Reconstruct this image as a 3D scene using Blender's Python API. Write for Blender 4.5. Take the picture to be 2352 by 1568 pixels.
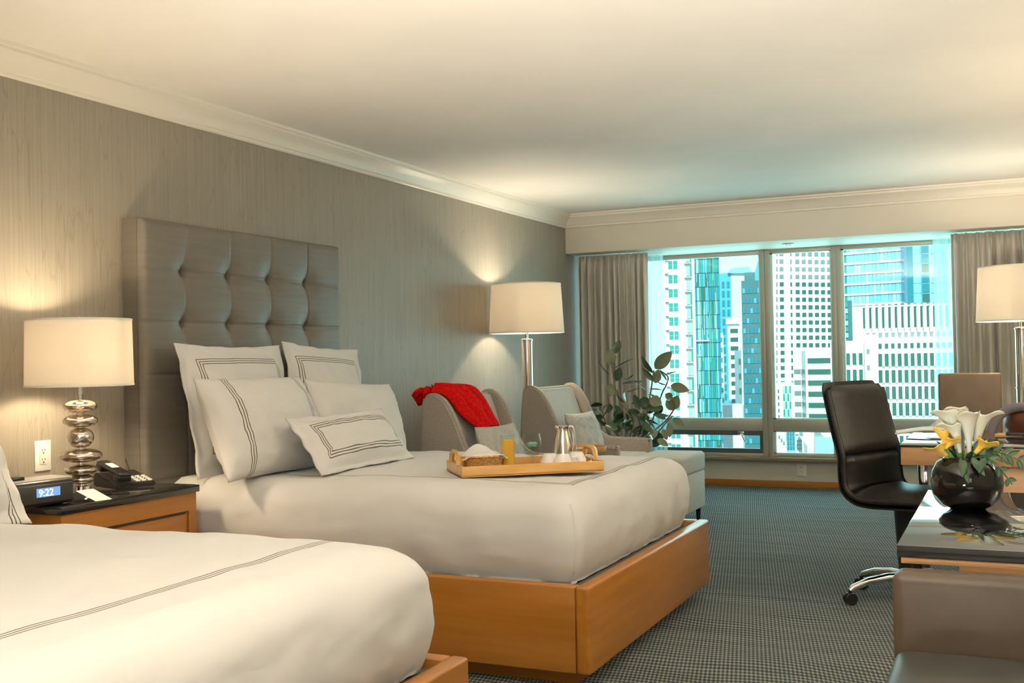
import bpy, bmesh, math, random
from mathutils import Vector, Matrix, noise
R = math.radians
random.seed(7)
for o in list(bpy.data.objects): bpy.data.objects.remove(o, do_unlink=True)
scn = bpy.context.scene
C = scn.collection
# ---------------------------------------------------------------- camera
YAW, PIT, ROL, FPX = 0.4316984, 0.01542828, -0.01923167, 2471.45
EYE = Vector((0, 0, 1.2))
cy, sy, cp, sp = math.cos(YAW), math.sin(YAW), math.cos(PIT), math.sin(PIT)
FW = Vector((-sy*cp, cy*cp, sp)); r0 = Vector((cy, sy, 0)); u0 = r0.cross(FW)
RT = math.cos(ROL)*r0 + math.sin(ROL)*u0
UP = -math.sin(ROL)*r0 + math.cos(ROL)*u0
cam = bpy.data.cameras.new('camera'); camo = bpy.data.objects.new('camera', cam); C.objects.link(camo)
m = Matrix((RT, UP, -FW)).transposed().to_4x4(); m.translation = EYE
camo.matrix_world = m
cam.sensor_width = 36; cam.lens = FPX/2352*36; cam.clip_end = 5000; cam.clip_start = .05
scn.camera = camo
def at(px, py, Y):
    "world point on the plane y=Y seen at a photograph position (used to measure real places)"
    d = FW + RT*((px-1176)/FPX) - UP*((py-784)/FPX)
    return EYE + d*(Y/d.y)
# ---------------------------------------------------------------- world, sun, lights, exposure
scn.view_settings.view_transform = 'Standard'; scn.view_settings.look = 'None'
scn.view_settings.gamma = 1; scn.view_settings.use_curve_mapping = False
scn.view_settings.exposure = 0.85
w = bpy.data.worlds.new('sky'); scn.world = w; w.use_nodes = True
nt = w.node_tree; bg = nt.nodes['Background']
tc = nt.nodes.new('ShaderNodeTexCoord'); sx = nt.nodes.new('ShaderNodeSeparateXYZ'); cr = nt.nodes.new('ShaderNodeValToRGB')
nt.links.new(tc.outputs['Generated'], sx.inputs[0]); nt.links.new(sx.outputs['Z'], cr.inputs[0]); nt.links.new(cr.outputs[0], bg.inputs[0])
cr.color_ramp.elements[0].color = (.80, .93, 1, 1); cr.color_ramp.elements[1].color = (.36, .66, .98, 1); cr.color_ramp.elements[1].position = .7
bg.inputs[1].default_value = 1.0
def light(name, kind, loc, energy, color, size=.1, rot=(0, 0, 0), sizey=None, spread=None):
    l = bpy.data.lights.new(name, kind); l.energy = energy; l.color = color
    if kind == 'AREA':
        l.size = size
        if sizey: l.shape = 'RECTANGLE'; l.size_y = sizey
        if spread: l.spread = spread
    elif kind == 'SUN': l.angle = size
    else: l.shadow_soft_size = size
    o = bpy.data.objects.new(name, l); o.location = loc; o.rotation_euler = rot; C.objects.link(o); return o
sun = light('sun', 'SUN', (0, -20, 60), 3.3, (1, .93, .84), R(.6))
sun.rotation_euler = Vector((-.12, .80, -.60)).to_track_quat('-Z', 'Y').to_euler()
WARM = (1, .80, .54); WHITE = (1, .90, .76)
light('camera_fill', 'AREA', (.6, -1.8, 1.7), 10, (.95, .98, 1), 1.6, (R(94), 0, R(24)), 1.1)  # soft fill added behind the camera to brighten the room
up_ = light('ceiling_fill', 'AREA', (-.75, -1.9, .45), 78, (1, .88, .73), .6, spread=R(60))  # unseen area light added low behind the camera, aimed up to brighten the ceiling
up_.rotation_euler = Vector((.0, .84, .54)).to_track_quat('-Z', 'Y').to_euler()
light('added_uplight_fill', 'AREA', (1.45, 4.45, 1.72), 34, (1, .90, .76), .26, (R(180), R(14), 0), spread=R(150))  # added ceiling fill out of view, sits in the uplighter bowl
light('daylight_portal', 'AREA', (-.9, 9.95, 1.2), 40, (.72, .97, 1), 4.2, (R(-90), 0, 0), 1.9)
# ---------------------------------------------------------------- materials
def mat(name, col, rough=.5, metal=0, **k):
    m = bpy.data.materials.new(name); m.use_nodes = True
    b = m.node_tree.nodes['Principled BSDF']
    b.inputs['Base Color'].default_value = (*col, 1); b.inputs['Roughness'].default_value = rough; b.inputs['Metallic'].default_value = metal
    for a, v in k.items():
        n = a.replace('_', ' ')
        if n in b.inputs: b.inputs[n].default_value = v
    return m
def N(m, t, **k):
    n = m.node_tree.nodes.new(t)
    for a, v in k.items(): setattr(n, a, v)
    return n
def L(m, a, b): m.node_tree.links.new(a, b)
def PB(m): return m.node_tree.nodes['Principled BSDF']
def MA(m, op, a, b=None, c=None):
    n = N(m, 'ShaderNodeMath', operation=op)
    for i, v in enumerate((a, b, c)):
        if v is None: continue
        if isinstance(v, (int, float)): n.inputs[i].default_value = v
        else: L(m, v, n.inputs[i])
    return n.outputs[0]
def coords(m, scale=(1, 1, 1), kind='Object'):
    t = N(m, 'ShaderNodeTexCoord'); mp = N(m, 'ShaderNodeMapping'); mp.inputs['Scale'].default_value = scale
    L(m, t.outputs[kind], mp.inputs[0]); return mp.outputs[0]
def noisy(m, c1, c2, scale, kind='Object', detail=4, bump=0, lo=.35, hi=.65, dist=.01, nscale=1):
    v = coords(m, scale, kind)
    n = N(m, 'ShaderNodeTexNoise'); n.inputs['Scale'].default_value = nscale; n.inputs['Detail'].default_value = detail
    L(m, v, n.inputs['Vector'])
    r = N(m, 'ShaderNodeValToRGB'); r.color_ramp.elements[0].color = (*c1, 1); r.color_ramp.elements[1].color = (*c2, 1)
    r.color_ramp.elements[0].position = lo; r.color_ramp.elements[1].position = hi
    L(m, n.outputs['Fac'], r.inputs[0]); L(m, r.outputs[0], PB(m).inputs['Base Color'])
    if bump:
        b = N(m, 'ShaderNodeBump'); b.inputs['Strength'].default_value = bump; b.inputs['Distance'].default_value = dist
        L(m, n.outputs['Fac'], b.inputs['Height']); L(m, b.outputs[0], PB(m).inputs['Normal'])
    return m
M = {}
M['ceiling'] = noisy(mat('ceiling_paint', (.84, .81, .76), .7), (.87, .84, .78), (.90, .87, .81), (2, 2, 2))
M['trim'] = mat('trim_paint', (.80, .76, .67), .38)
M['fascia'] = mat('fascia_paint', (.72, .68, .58), .5)
M['soffit'] = mat('soffit_paint', (.80, .80, .74), .5)
M['lowwall'] = mat('low_wall_paint', (.62, .57, .48), .6)
# wallpaper: vertical streaks with thin wandering veins
wp = M['wallpaper'] = mat('wallpaper', (.4, .36, .3), .42)
v = coords(wp, (1, 60, 1.0)); n1 = N(wp, 'ShaderNodeTexNoise'); n1.inputs['Scale'].default_value = 1.6; n1.inputs['Detail'].default_value = 8; n1.inputs['Roughness'].default_value = .75
L(wp, v, n1.inputs['Vector'])
v2 = coords(wp, (1, 130, .8)); n2 = N(wp, 'ShaderNodeTexNoise'); n2.inputs['Scale'].default_value = 1.4; n2.inputs['Detail'].default_value = 3
L(wp, v2, n2.inputs['Vector'])
v3 = coords(wp, (0, 17, 1.5)); vo = N(wp, 'ShaderNodeTexVoronoi', feature='DISTANCE_TO_EDGE'); vo.inputs['Scale'].default_value = 1
nd = N(wp, 'ShaderNodeTexNoise'); nd.inputs['Scale'].default_value = 1.3; L(wp, v3, nd.inputs['Vector'])
ad = N(wp, 'ShaderNodeMixRGB'); ad.blend_type = 'ADD'; ad.inputs[0].default_value = .9; L(wp, v3, ad.inputs[1]); L(wp, nd.outputs['Color'], ad.inputs[2]); L(wp, ad.outputs[0], vo.inputs['Vector'])
vein = MA(wp, 'SUBTRACT', 1, MA(wp, 'MINIMUM', MA(wp, 'DIVIDE', vo.outputs['Distance'], .03), 1))
tot = MA(wp, 'SUBTRACT', MA(wp, 'ADD', MA(wp, 'MULTIPLY', n1.outputs['Fac'], .8), MA(wp, 'MULTIPLY', n2.outputs['Fac'], .45)), MA(wp, 'MULTIPLY', vein, .22))
rp = N(wp, 'ShaderNodeValToRGB'); rp.color_ramp.elements[0].position = .35; rp.color_ramp.elements[1].position = .85
rp.color_ramp.elements[0].color = (.255, .222, .174, 1); rp.color_ramp.elements[1].color = (.365, .328, .268, 1)
L(wp, tot, rp.inputs[0]); L(wp, rp.outputs[0], PB(wp).inputs['Base Color'])
bm_ = N(wp, 'ShaderNodeBump'); bm_.inputs['Strength'].default_value = .25; bm_.inputs['Distance'].default_value = .004; L(wp, tot, bm_.inputs['Height']); L(wp, bm_.outputs[0], PB(wp).inputs['Normal'])
# carpet: woven light dashes on dark ground
cp_ = M['carpet'] = mat('carpet', (.1, .1, .1), .95)
t = N(cp_, 'ShaderNodeTexCoord'); s = N(cp_, 'ShaderNodeSeparateXYZ'); L(cp_, t.outputs['Object'], s.inputs[0])
wn = N(cp_, 'ShaderNodeTexNoise'); wn.inputs['Scale'].default_value = 1.7; wn.inputs['Detail'].default_value = 1; L(cp_, t.outputs['Object'], wn.inputs['Vector'])
yy = MA(cp_, 'ADD', s.outputs['Y'], MA(cp_, 'MULTIPLY', wn.outputs['Fac'], .22))
xx = MA(cp_, 'ADD', s.outputs['X'], MA(cp_, 'MULTIPLY', s.outputs['Y'], .22))
row = MA(cp_, 'SINE', MA(cp_, 'MULTIPLY', yy, 2*math.pi/.034))
col = MA(cp_, 'SINE', MA(cp_, 'MULTIPLY', xx, 2*math.pi/.0165))
big = N(cp_, 'ShaderNodeTexNoise'); big.inputs['Scale'].default_value = 1; mpb = N(cp_, 'ShaderNodeMapping'); mpb.inputs['Scale'].default_value = (1.2, 14, 1); L(cp_, t.outputs['Object'], mpb.inputs[0]); L(cp_, mpb.outputs[0], big.inputs['Vector'])
f_ = MA(cp_, 'ADD', MA(cp_, 'ADD', MA(cp_, 'MULTIPLY', row, .30), MA(cp_, 'MULTIPLY', col, .30)), MA(cp_, 'MULTIPLY', big.outputs['Fac'], .5))
rp = N(cp_, 'ShaderNodeValToRGB'); rp.color_ramp.elements[0].position = .05; rp.color_ramp.elements[1].position = .62
rp.color_ramp.elements[0].color = (.022, .028, .027, 1); rp.color_ramp.elements[1].color = (.22, .235, .215, 1)
L(cp_, f_, rp.inputs[0]); L(cp_, rp.outputs[0], PB(cp_).inputs['Base Color'])
bm_ = N(cp_, 'ShaderNodeBump'); bm_.inputs['Strength'].default_value = .5; bm_.inputs['Distance'].default_value = .005; L(cp_, f_, bm_.inputs['Height']); L(cp_, bm_.outputs[0], PB(cp_).inputs['Normal'])
def wood(name, c1, c2, sc, rough=.33):
    return noisy(mat(name, c1, rough, Coat_Weight=.25, Coat_Roughness=.2), c1, c2, sc, detail=6, lo=.3, hi=.7)
M['wood_x'] = wood('honey_wood_x', (.34, .125, .012), (.44, .178, .026), (1.5, 24, 24))
M['wood_y'] = wood('honey_wood_y', (.34, .125, .012), (.44, .178, .026), (24, 1.5, 24))
M['wood_z'] = wood('honey_wood_z', (.34, .125, .012), (.44, .178, .026), (24, 24, 1.5))
M['desk_wood'] = wood('desk_wood', (.50, .27, .12), (.60, .35, .17), (2, 20, 30))
M['tray_wood'] = wood('tray_wood', (.62, .33, .09), (.74, .44, .15), (6, 30, 30))
M['stone'] = noisy(mat('black_stone', (.02, .018, .016), .07, Coat_Weight=.4, Coat_Roughness=.03), (.015, .014, .013), (.022, .020, .018), (90, 90, 90))
M['black_glass'] = mat('black_mirror_top', (.010, .012, .014), .03, Specular_IOR_Level=.8, Coat_Weight=1, Coat_Roughness=.02, Coat_IOR=1.8)
M['leather'] = noisy(mat('taupe_leather', (.20, .165, .13), .40), (.16, .142, .115), (.18, .16, .13), (3, 3, 60), bump=.06, dist=.002)
M['brown_leather'] = noisy(mat('brown_leather', (.2, .15, .1), .4), (.20, .135, .082), (.235, .165, .10), (8, 8, 8), bump=.1, dist=.002)
M['dark_leather'] = noisy(mat('dark_leather', (.05, .05, .045), .42), (.045, .045, .04), (.065, .064, .056), (10, 10, 10))
M['black_leather'] = noisy(mat('black_leather', (.014, .013, .012), .42, Specular_IOR_Level=.38), (.011, .010, .009), (.019, .017, .015), (30, 30, 30), bump=.06, dist=.002)
M['black_plastic'] = mat('black_plastic', (.013, .012, .011), .3)
M['dark_plastic'] = mat('dark_grey_plastic', (.035, .033, .03), .45)
M['grey_plastic'] = mat('silver_grey_plastic', (.30, .28, .25), .35)
M['chrome'] = mat('chrome', (.82, .80, .77), .06, 1)
M['brushed'] = mat('brushed_steel', (.74, .68, .6), .2, 1)
M['white_plastic'] = mat('white_plastic', (.82, .78, .70), .4)
M['dark_slot'] = mat('dark_slot', (.03, .025, .02), .6)
M['chair_fabric'] = noisy(mat('taupe_fabric', (.4, .34, .29), .85), (.33, .285, .24), (.42, .365, .31), (120, 120, 120), bump=.2, dist=.002)
M['pale_fabric'] = noisy(mat('pale_fabric', (.5, .48, .43), .85), (.45, .435, .395), (.53, .515, .47), (90, 90, 90), bump=.2, dist=.002)
M['curtain'] = noisy(mat('curtain_fabric', (.4, .36, .3), .5, Sheen_Weight=.3), (.58, .545, .48), (.70, .66, .59), (60, 60, 4), bump=.08, dist=.002)
M['frame'] = mat('window_frame_metal', (.42, .40, .33), .4, .2)
M['frame_light'] = mat('window_bead_pale', (.70, .76, .70), .4)
M['dark_frame'] = mat('dark_window_frame', (.085, .09, .08), .4)
M['deck'] = mat('grey_deck_fabric', (.16, .15, .135), .9)
M['sill'] = mat('brown_sill', (.28, .19, .10), .5)
M['red'] = noisy(mat('red_fleece', (.5, .01, .008), .98, Specular_IOR_Level=.1), (.50, .004, .003), (.70, .010, .007), (60, 60, 60), bump=.3, dist=.006)
M['leaf'] = noisy(mat('rubber_leaf', (.05, .09, .05), .25), (.035, .075, .04), (.075, .125, .06), (9, 9, 9))
M['leaf_pale'] = noisy(mat('rubber_leaf_underside', (.2, .23, .13), .45), (.16, .19, .10), (.24, .26, .16), (9, 9, 9))
M['stem'] = mat('plant_stem', (.16, .13, .08), .7)
M['green_leaf'] = noisy(mat('frond_green', (.03, .08, .03), .4), (.02, .06, .025), (.06, .13, .05), (20, 20, 20))
M['flower_stem'] = mat('flower_stem_green', (.16, .30, .10), .4)
M['calla'] = mat('calla_white', (.68, .71, .62), .45, Subsurface_Weight=.15)
M['yellow_flower'] = noisy(mat('yellow_petal', (.9, .5, .05), .5), (.82, .50, .06), (.92, .66, .14), (25, 25, 25))
M['orange'] = mat('orange_fruit', (.9, .38, .03), .4)
M['basket'] = noisy(mat('wicker', (.6, .32, .1), .6), (.42, .20, .05), (.78, .48, .18), (90, 90, 160), bump=.6, dist=.004)
M['bread'] = noisy(mat('bread_crust', (.5, .26, .09), .7), (.30, .14, .04), (.58, .33, .13), (25, 25, 25))
M['pastry_dark'] = mat('dark_pastry', (.10, .045, .02), .5)
M['porcelain'] = mat('porcelain', (.82, .80, .76), .15)
M['paper'] = mat('white_paper', (.80, .77, .70), .6)
M['juice'] = mat('orange_juice', (.88, .46, .05), .3)
M['soil'] = mat('pot_soil', (.03, .02, .015), .9)
M['pot'] = mat('dark_pot', (.03, .03, .03), .35)
M['bag'] = mat('bag_brown', (.13, .045, .02), .35)
M['ribbon'] = mat('grey_ribbon', (.20, .18, .20), .5)
M['pen_cup'] = M['black_plastic']
def glassy(name, col=(1, 1, 1), refl=.12, rough=0, fres=True):
    m = bpy.data.materials.new(name); m.use_nodes = True; nt = m.node_tree; nt.nodes.clear()
    o = nt.nodes.new('ShaderNodeOutputMaterial'); mx = nt.nodes.new('ShaderNodeMixShader')
    tr = nt.nodes.new('ShaderNodeBsdfTransparent'); gl = nt.nodes.new('ShaderNodeBsdfGlossy')
    tr.inputs[0].default_value = (*col, 1); gl.inputs['Roughness'].default_value = rough
    if fres:
        lw = nt.nodes.new('ShaderNodeLayerWeight'); lw.inputs[0].default_value = refl; nt.links.new(lw.outputs['Facing'], mx.inputs[0])
    else: mx.inputs[0].default_value = refl
    nt.links.new(tr.outputs[0], mx.inputs[1]); nt.links.new(gl.outputs[0], mx.inputs[2]); nt.links.new(mx.outputs[0], o.inputs[0])
    return m
M['window_glass'] = glassy('window_glass', (.80, .97, .95), .06, 0, False)
M['clear_glass'] = glassy('clear_glass', (.95, .97, .96), .06)
M['amber_glass'] = glassy('mercury_glass', (.72, .58, .42), .62, .03, False)
def clothy(name, col, trans, transp=0, tcol=None):
    m = bpy.data.materials.new(name); m.use_nodes = True; nt = m.node_tree; nt.nodes.clear()
    o = nt.nodes.new('ShaderNodeOutputMaterial'); mx = nt.nodes.new('ShaderNodeMixShader')
    d = nt.nodes.new('ShaderNodeBsdfDiffuse'); t = nt.nodes.new('ShaderNodeBsdfTranslucent')
    d.inputs[0].default_value = (*col, 1); t.inputs[0].default_value = (*(tcol or col), 1); mx.inputs[0].default_value = trans
    nt.links.new(d.outputs[0], mx.inputs[1]); nt.links.new(t.outputs[0], mx.inputs[2]); last = mx.outputs[0]
    if transp:
        m2 = nt.nodes.new('ShaderNodeMixShader'); tr = nt.nodes.new('ShaderNodeBsdfTransparent'); m2.inputs[0].default_value = transp
        nt.links.new(last, m2.inputs[1]); nt.links.new(tr.outputs[0], m2.inputs[2]); last = m2.outputs[0]
    nt.links.new(last, o.inputs[0]); return m
M['shade'] = clothy('lampshade_linen', (.80, .77, .71), .42, 0, (.73, .68, .60))
M['sheer'] = clothy('sheer_curtain', (.55, .86, .86), .7, .45)
def linen(name, rects, col=(.655, .645, .62), axes='XY', stripe=(.10, .085, .055), w=.0017, sp_=.012):
    """white linen with triple embroidered lines.  rects = list of (cx, cy, halfx, halfy); halfy None = only lines across x"""
    m = mat(name, col, .8, Sheen_Weight=.15)
    t = N(m, 'ShaderNodeTexCoord'); s = N(m, 'ShaderNodeSeparateXYZ'); L(m, t.outputs['Object'], s.inputs[0])
    X, Y = s.outputs[axes[0]], s.outputs[axes[1]]
    tot = None
    for (cx, cyy, hx, hy) in rects:
        ax = MA(m, 'SUBTRACT', MA(m, 'ABSOLUTE', MA(m, 'SUBTRACT', X, cx)), hx)
        d = ax if hy is None else MA(m, 'MAXIMUM', ax, MA(m, 'SUBTRACT', MA(m, 'ABSOLUTE', MA(m, 'SUBTRACT', Y, cyy)), hy))
        for k in (-1, 0, 1):
            f = MA(m, 'LESS_THAN', MA(m, 'ABSOLUTE', MA(m, 'SUBTRACT', d, k*sp_)), w)
            tot = f if tot is None else MA(m, 'MAXIMUM', tot, f)
    nz = N(m, 'ShaderNodeTexNoise'); nz.inputs['Scale'].default_value = 7; nz.inputs['Detail'].default_value = 4; L(m, t.outputs['Object'], nz.inputs['Vector'])
    b = N(m, 'ShaderNodeBump'); b.inputs['Strength'].default_value = .22; b.inputs['Distance'].default_value = .012; L(m, nz.outputs['Fac'], b.inputs['Height']); L(m, b.outputs[0], PB(m).inputs['Normal'])
    if tot is not None:
        up = MA(m, 'GREATER_THAN', s.outputs['Z'], -1e3 if axes != 'XY' else -.02)
        mx = N(m, 'ShaderNodeMixRGB'); mx.inputs[1].default_value = (*col, 1); mx.inputs[2].default_value = (*stripe, 1)
        L(m, MA(m, 'MULTIPLY', tot, up), mx.inputs[0]); L(m, mx.outputs[0], PB(m).inputs['Base Color'])
    return m
M['linen'] = linen('white_linen', [])
def emit(name, col, s):
    m = mat(name, col, .4); b = PB(m); b.inputs['Emission Color'].default_value = (*col, 1); b.inputs['Emission Strength'].default_value = s; return m
# ---------------------------------------------------------------- mesh helpers
def link(name, me, m=None, parent=None, smooth=False, ang=None):
    me.name = name
    if m is not None: me.materials.append(m)
    if smooth:
        for p in me.polygons: p.use_smooth = True
        if ang: me.set_sharp_from_angle(angle=R(ang))
    o = bpy.data.objects.new(name, me); C.objects.link(o)
    if parent is not None: o.parent = parent
    return o
def org(parent):
    if parent is None: return Vector((0, 0, 0))
    p = parent
    while p.parent: p = p.parent
    return Vector(p.location)
def mesh(name, vs, fs, m=None, parent=None, smooth=False, ang=None, world=True):
    o_ = org(parent) if world else Vector((0, 0, 0))
    me = bpy.data.meshes.new(name); me.from_pydata([Vector(v)-o_ for v in vs], [], fs); me.update()
    return link(name, me, m, parent, smooth, ang)
def from_bm(name, bm, m=None, parent=None, smooth=False, ang=None, world=True):
    if world: bmesh.ops.translate(bm, verts=bm.verts, vec=-org(parent))
    bmesh.ops.recalc_face_normals(bm, faces=bm.faces)
    me = bpy.data.meshes.new(name); bm.to_mesh(me); bm.free()
    return link(name, me, m, parent, smooth, ang)
def add_box(bm, x0, x1, y0, y1, z0, z1, bev=0, seg=2, mtx=None):
    g = bmesh.ops.create_cube(bm, size=1)
    vs = g['verts']
    for v in vs: v.co = Vector(((x0+x1)/2+v.co.x*(x1-x0), (y0+y1)/2+v.co.y*(y1-y0), (z0+z1)/2+v.co.z*(z1-z0)))
    if bev:
        es = list({e for v in vs for e in v.link_edges})
        r = bmesh.ops.bevel(bm, geom=es, offset=bev, segments=seg, affect='EDGES', profile=.5)
        vs = list({v for f in r['faces'] for v in f.verts} | {v for v in vs if v.is_valid})
    if mtx is not None:
        for v in vs: v.co = mtx @ v.co
    return vs
def box(name, x0, x1, y0, y1, z0, z1, m, parent=None, bev=0, seg=2, mtx=None, world=True):
    bm = bmesh.new(); add_box(bm, x0, x1, y0, y1, z0, z1, bev, seg, mtx)
    return from_bm(name, bm, m, parent, bev > 0, 40, world)
def add_lathe(bm, prof, c=(0, 0, 0), n=48, cap=True, sx_=1, sy_=1):
    rings = []
    for (r, z) in prof:
        rings.append([bm.verts.new((c[0]+r*sx_*math.cos(2*math.pi*i/n), c[1]+r*sy_*math.sin(2*math.pi*i/n), c[2]+z)) for i in range(n)])
    for a, b in zip(rings, rings[1:]):
        for i in range(n): bm.faces.new((a[i], a[(i+1) % n], b[(i+1) % n], b[i]))
    if cap:
        if prof[0][0] > 1e-5: bm.faces.new(list(reversed(rings[0])))
        if prof[-1][0] > 1e-5: bm.faces.new(rings[-1])
def lathe(name, prof, c, m, parent=None, n=48, cap=True, smooth=True, world=True, ang=50):
    bm = bmesh.new(); add_lathe(bm, prof, c, n, cap); bmesh.ops.remove_doubles(bm, verts=bm.verts, dist=1e-6)
    return from_bm(name, bm, m, parent, smooth, ang, world)
def add_tube(bm, pts, r, n=10, cap=True):
    pts = [Vector(p) for p in pts]; rings = []
    rr = r if isinstance(r, (list, tuple)) else [r]*len(pts)
    ref = Vector((0, 0, 1))
    for i, p in enumerate(pts):
        t = (pts[min(i+1, len(pts)-1)]-pts[max(i-1, 0)]).normalized()
        a = t.cross(ref if abs(t.dot(ref)) < .95 else Vector((1, 0, 0))).normalized(); b = t.cross(a)
        rings.append([bm.verts.new(p+(a*math.cos(2*math.pi*k/n)+b*math.sin(2*math.pi*k/n))*rr[i]) for k in range(n)])
    for a, b in zip(rings, rings[1:]):
        for k in range(n): bm.faces.new((a[k], a[(k+1) % n], b[(k+1) % n], b[k]))
    if cap: bm.faces.new(rings[0][::-1]); bm.faces.new(rings[-1])
def tube(name, pts, r, m, parent=None, n=10, world=True):
    bm = bmesh.new(); add_tube(bm, pts, r, n); return from_bm(name, bm, m, parent, True, 60, world)
def spline(pts, n=8):
    pts = [Vector(p) for p in pts]; out = []
    P = [pts[0]*2-pts[1]]+pts+[pts[-1]*2-pts[-2]]
    for i in range(1, len(P)-2):
        a, b, c, d = P[i-1:i+3]
        for k in range(n):
            t = k/n; out.append(.5*((2*b)+(c-a)*t+(2*a-5*b+4*c-d)*t*t+(3*b-a-3*c+d)*t**3))
    out.append(pts[-1]); return out
def grid(name, nu, nv, fn, m, parent=None, thick=0, smooth=True, world=True):
    vs = [fn(i/nu, j/nv) for j in range(nv+1) for i in range(nu+1)]
    fs = [(j*(nu+1)+i, j*(nu+1)+i+1, (j+1)*(nu+1)+i+1, (j+1)*(nu+1)+i) for j in range(nv) for i in range(nu)]
    o = mesh(name, vs, fs, m, parent, smooth, None, world)
    if thick:
        md = o.modifiers.new('thickness', 'SOLIDIFY'); md.thickness = thick; md.offset = 0
    return o
def prism(bm, poly, y0, y1, axis='y'):
    def P(a, b, t): return (a, t, b) if axis == 'y' else ((t, a, b) if axis == 'x' else (a, b, t))
    A = [bm.verts.new(P(a, b, y0)) for a, b in poly]; B = [bm.verts.new(P(a, b, y1)) for a, b in poly]
    n = len(poly)
    bm.faces.new(A); bm.faces.new(B[::-1])
    for i in range(n): bm.faces.new((A[i], B[i], B[(i+1) % n], A[(i+1) % n]))
    return A+B
def thing(name, label, cat, loc=(0, 0, 0), group=None, rz=0):
    o = bpy.data.objects.new(name, None); o.location = loc; o.rotation_euler.z = rz; C.objects.link(o)
    o['label'] = label; o['category'] = cat
    if group: o['group'] = group
    return o
def tag(o, label, cat, group=None):
    o['label'] = label; o['category'] = cat
    if group: o['group'] = group
    return o
def struct(o): o['kind'] = 'structure'; return o
def lab(o, l): o['label'] = l; return o
def copy_tree(root, label, loc=None, rz=None, group=None):
    def cp(o, par):
        c = o.copy(); C.objects.link(c); c.parent = par
        for ch in kids.get(o, []): cp(ch, c)
        return c
    kids = {}
    for o in bpy.data.objects:
        if o.parent: kids.setdefault(o.parent, []).append(o)
    c = cp(root, None); c['label'] = label
    if loc: c.location = loc
    if rz is not None: c.rotation_euler.z = rz
    if group: c['group'] = group
    return c
def fbm(x, y, z, o=3): return noise.fractal(Vector((x, y, z)), 1, 2, o)
# ================================================================= ROOM SHELL
XW, XR, YB, YF, ZC = -3.6, 1.75, -2.2, 9.77, 2.475
YFA, ZS = 9.0, 2.128     # fascia plane, soffit height
struct(box('floor', XW-.1, XR+.1, YB-.1, YF+.1, -.1, 0, M['carpet']))
struct(box('ceiling', XW-.1, XR+.1, YB-.1, YF+.3, ZC, ZC+.1, M['ceiling']))
struct(box('wall_left', XW-.1, XW, YB-.1, YF+.1, 0, ZC, M['wallpaper']))
struct(box('wall_right', XR, XR+.1, YB-.1, YF+.1, 0, ZC, M['fascia']))
struct(box('wall_back', XW, XR, YB-.1, YB, 0, ZC, M['fascia']))
struct(box('wall_window_side', XW, XR, YF, YF+.15, 0, .243, M['lowwall']))
box_f = struct(box('trim_1', XW, XR, YFA, YF+.3, ZS, ZC, M['fascia'], bev=.006))
struct(box('baseboard_window_side', XW, XR, YF-.014, YF, 0, .058, M['wood_x'], bev=.003))
struct(box('baseboard_left', XW, XW+.014, YB, YF-.014, 0, .075, M['wood_y'], bev=.003))
struct(box('baseboard_right', XR-.014, XR, YB, YF-.014, 0, .075, M['wood_y'], bev=.003))
struct(box('trim_2', XW, XR, 9.66, YF+.02, .243, .272, M['sill'], bev=.004))
# crown moulding: profile (distance from wall, drop from ceiling)
prof = [(0, .118), (.010, .118), (.016, .112), (.016, .100), (.024, .096), (.030, .085), (.040, .066), (.055, .048), (.072, .036), (.078, .030), (.078, .018), (.088, .014), (.092, .006), (.092, 0), (0, 0)]
bm = bmesh.new(); prism(bm, [(XW+a, ZC-b) for a, b in prof], YB, YFA-.0, 'y')
struct(from_bm('trim_3', bm, M['trim'], None, True, 30))
bm = bmesh.new(); prism(bm, [(YFA-a, ZC-b) for a, b in prof], XW, XR, 'x')
struct(from_bm('trim_4', bm, M['trim'], None, True, 30))
bm = bmesh.new(); prism(bm, [(XR-a, ZC-b) for a, b in prof], YB, YFA, 'y')
struct(from_bm('trim_5', bm, M['trim'], None, True, 30))
# small downlight in the soffit
p = at(1810, 553, 9.3)
d = thing('downlight', 'small round recessed downlight in the white soffit above the centre window', 'downlight', (p.x, 9.3, ZS-.012))
lathe('rim', [(.048, .012), (.050, .004), (.046, 0), (.034, 0), (.032, .011)], (p.x, 9.3, ZS-.012), M['brushed'], d, 32, False)
lathe('lens', [(0, .006), (.033, .006)], (p.x, 9.3, ZS-.012), M['white_plastic'], d, 32, False)
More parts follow.
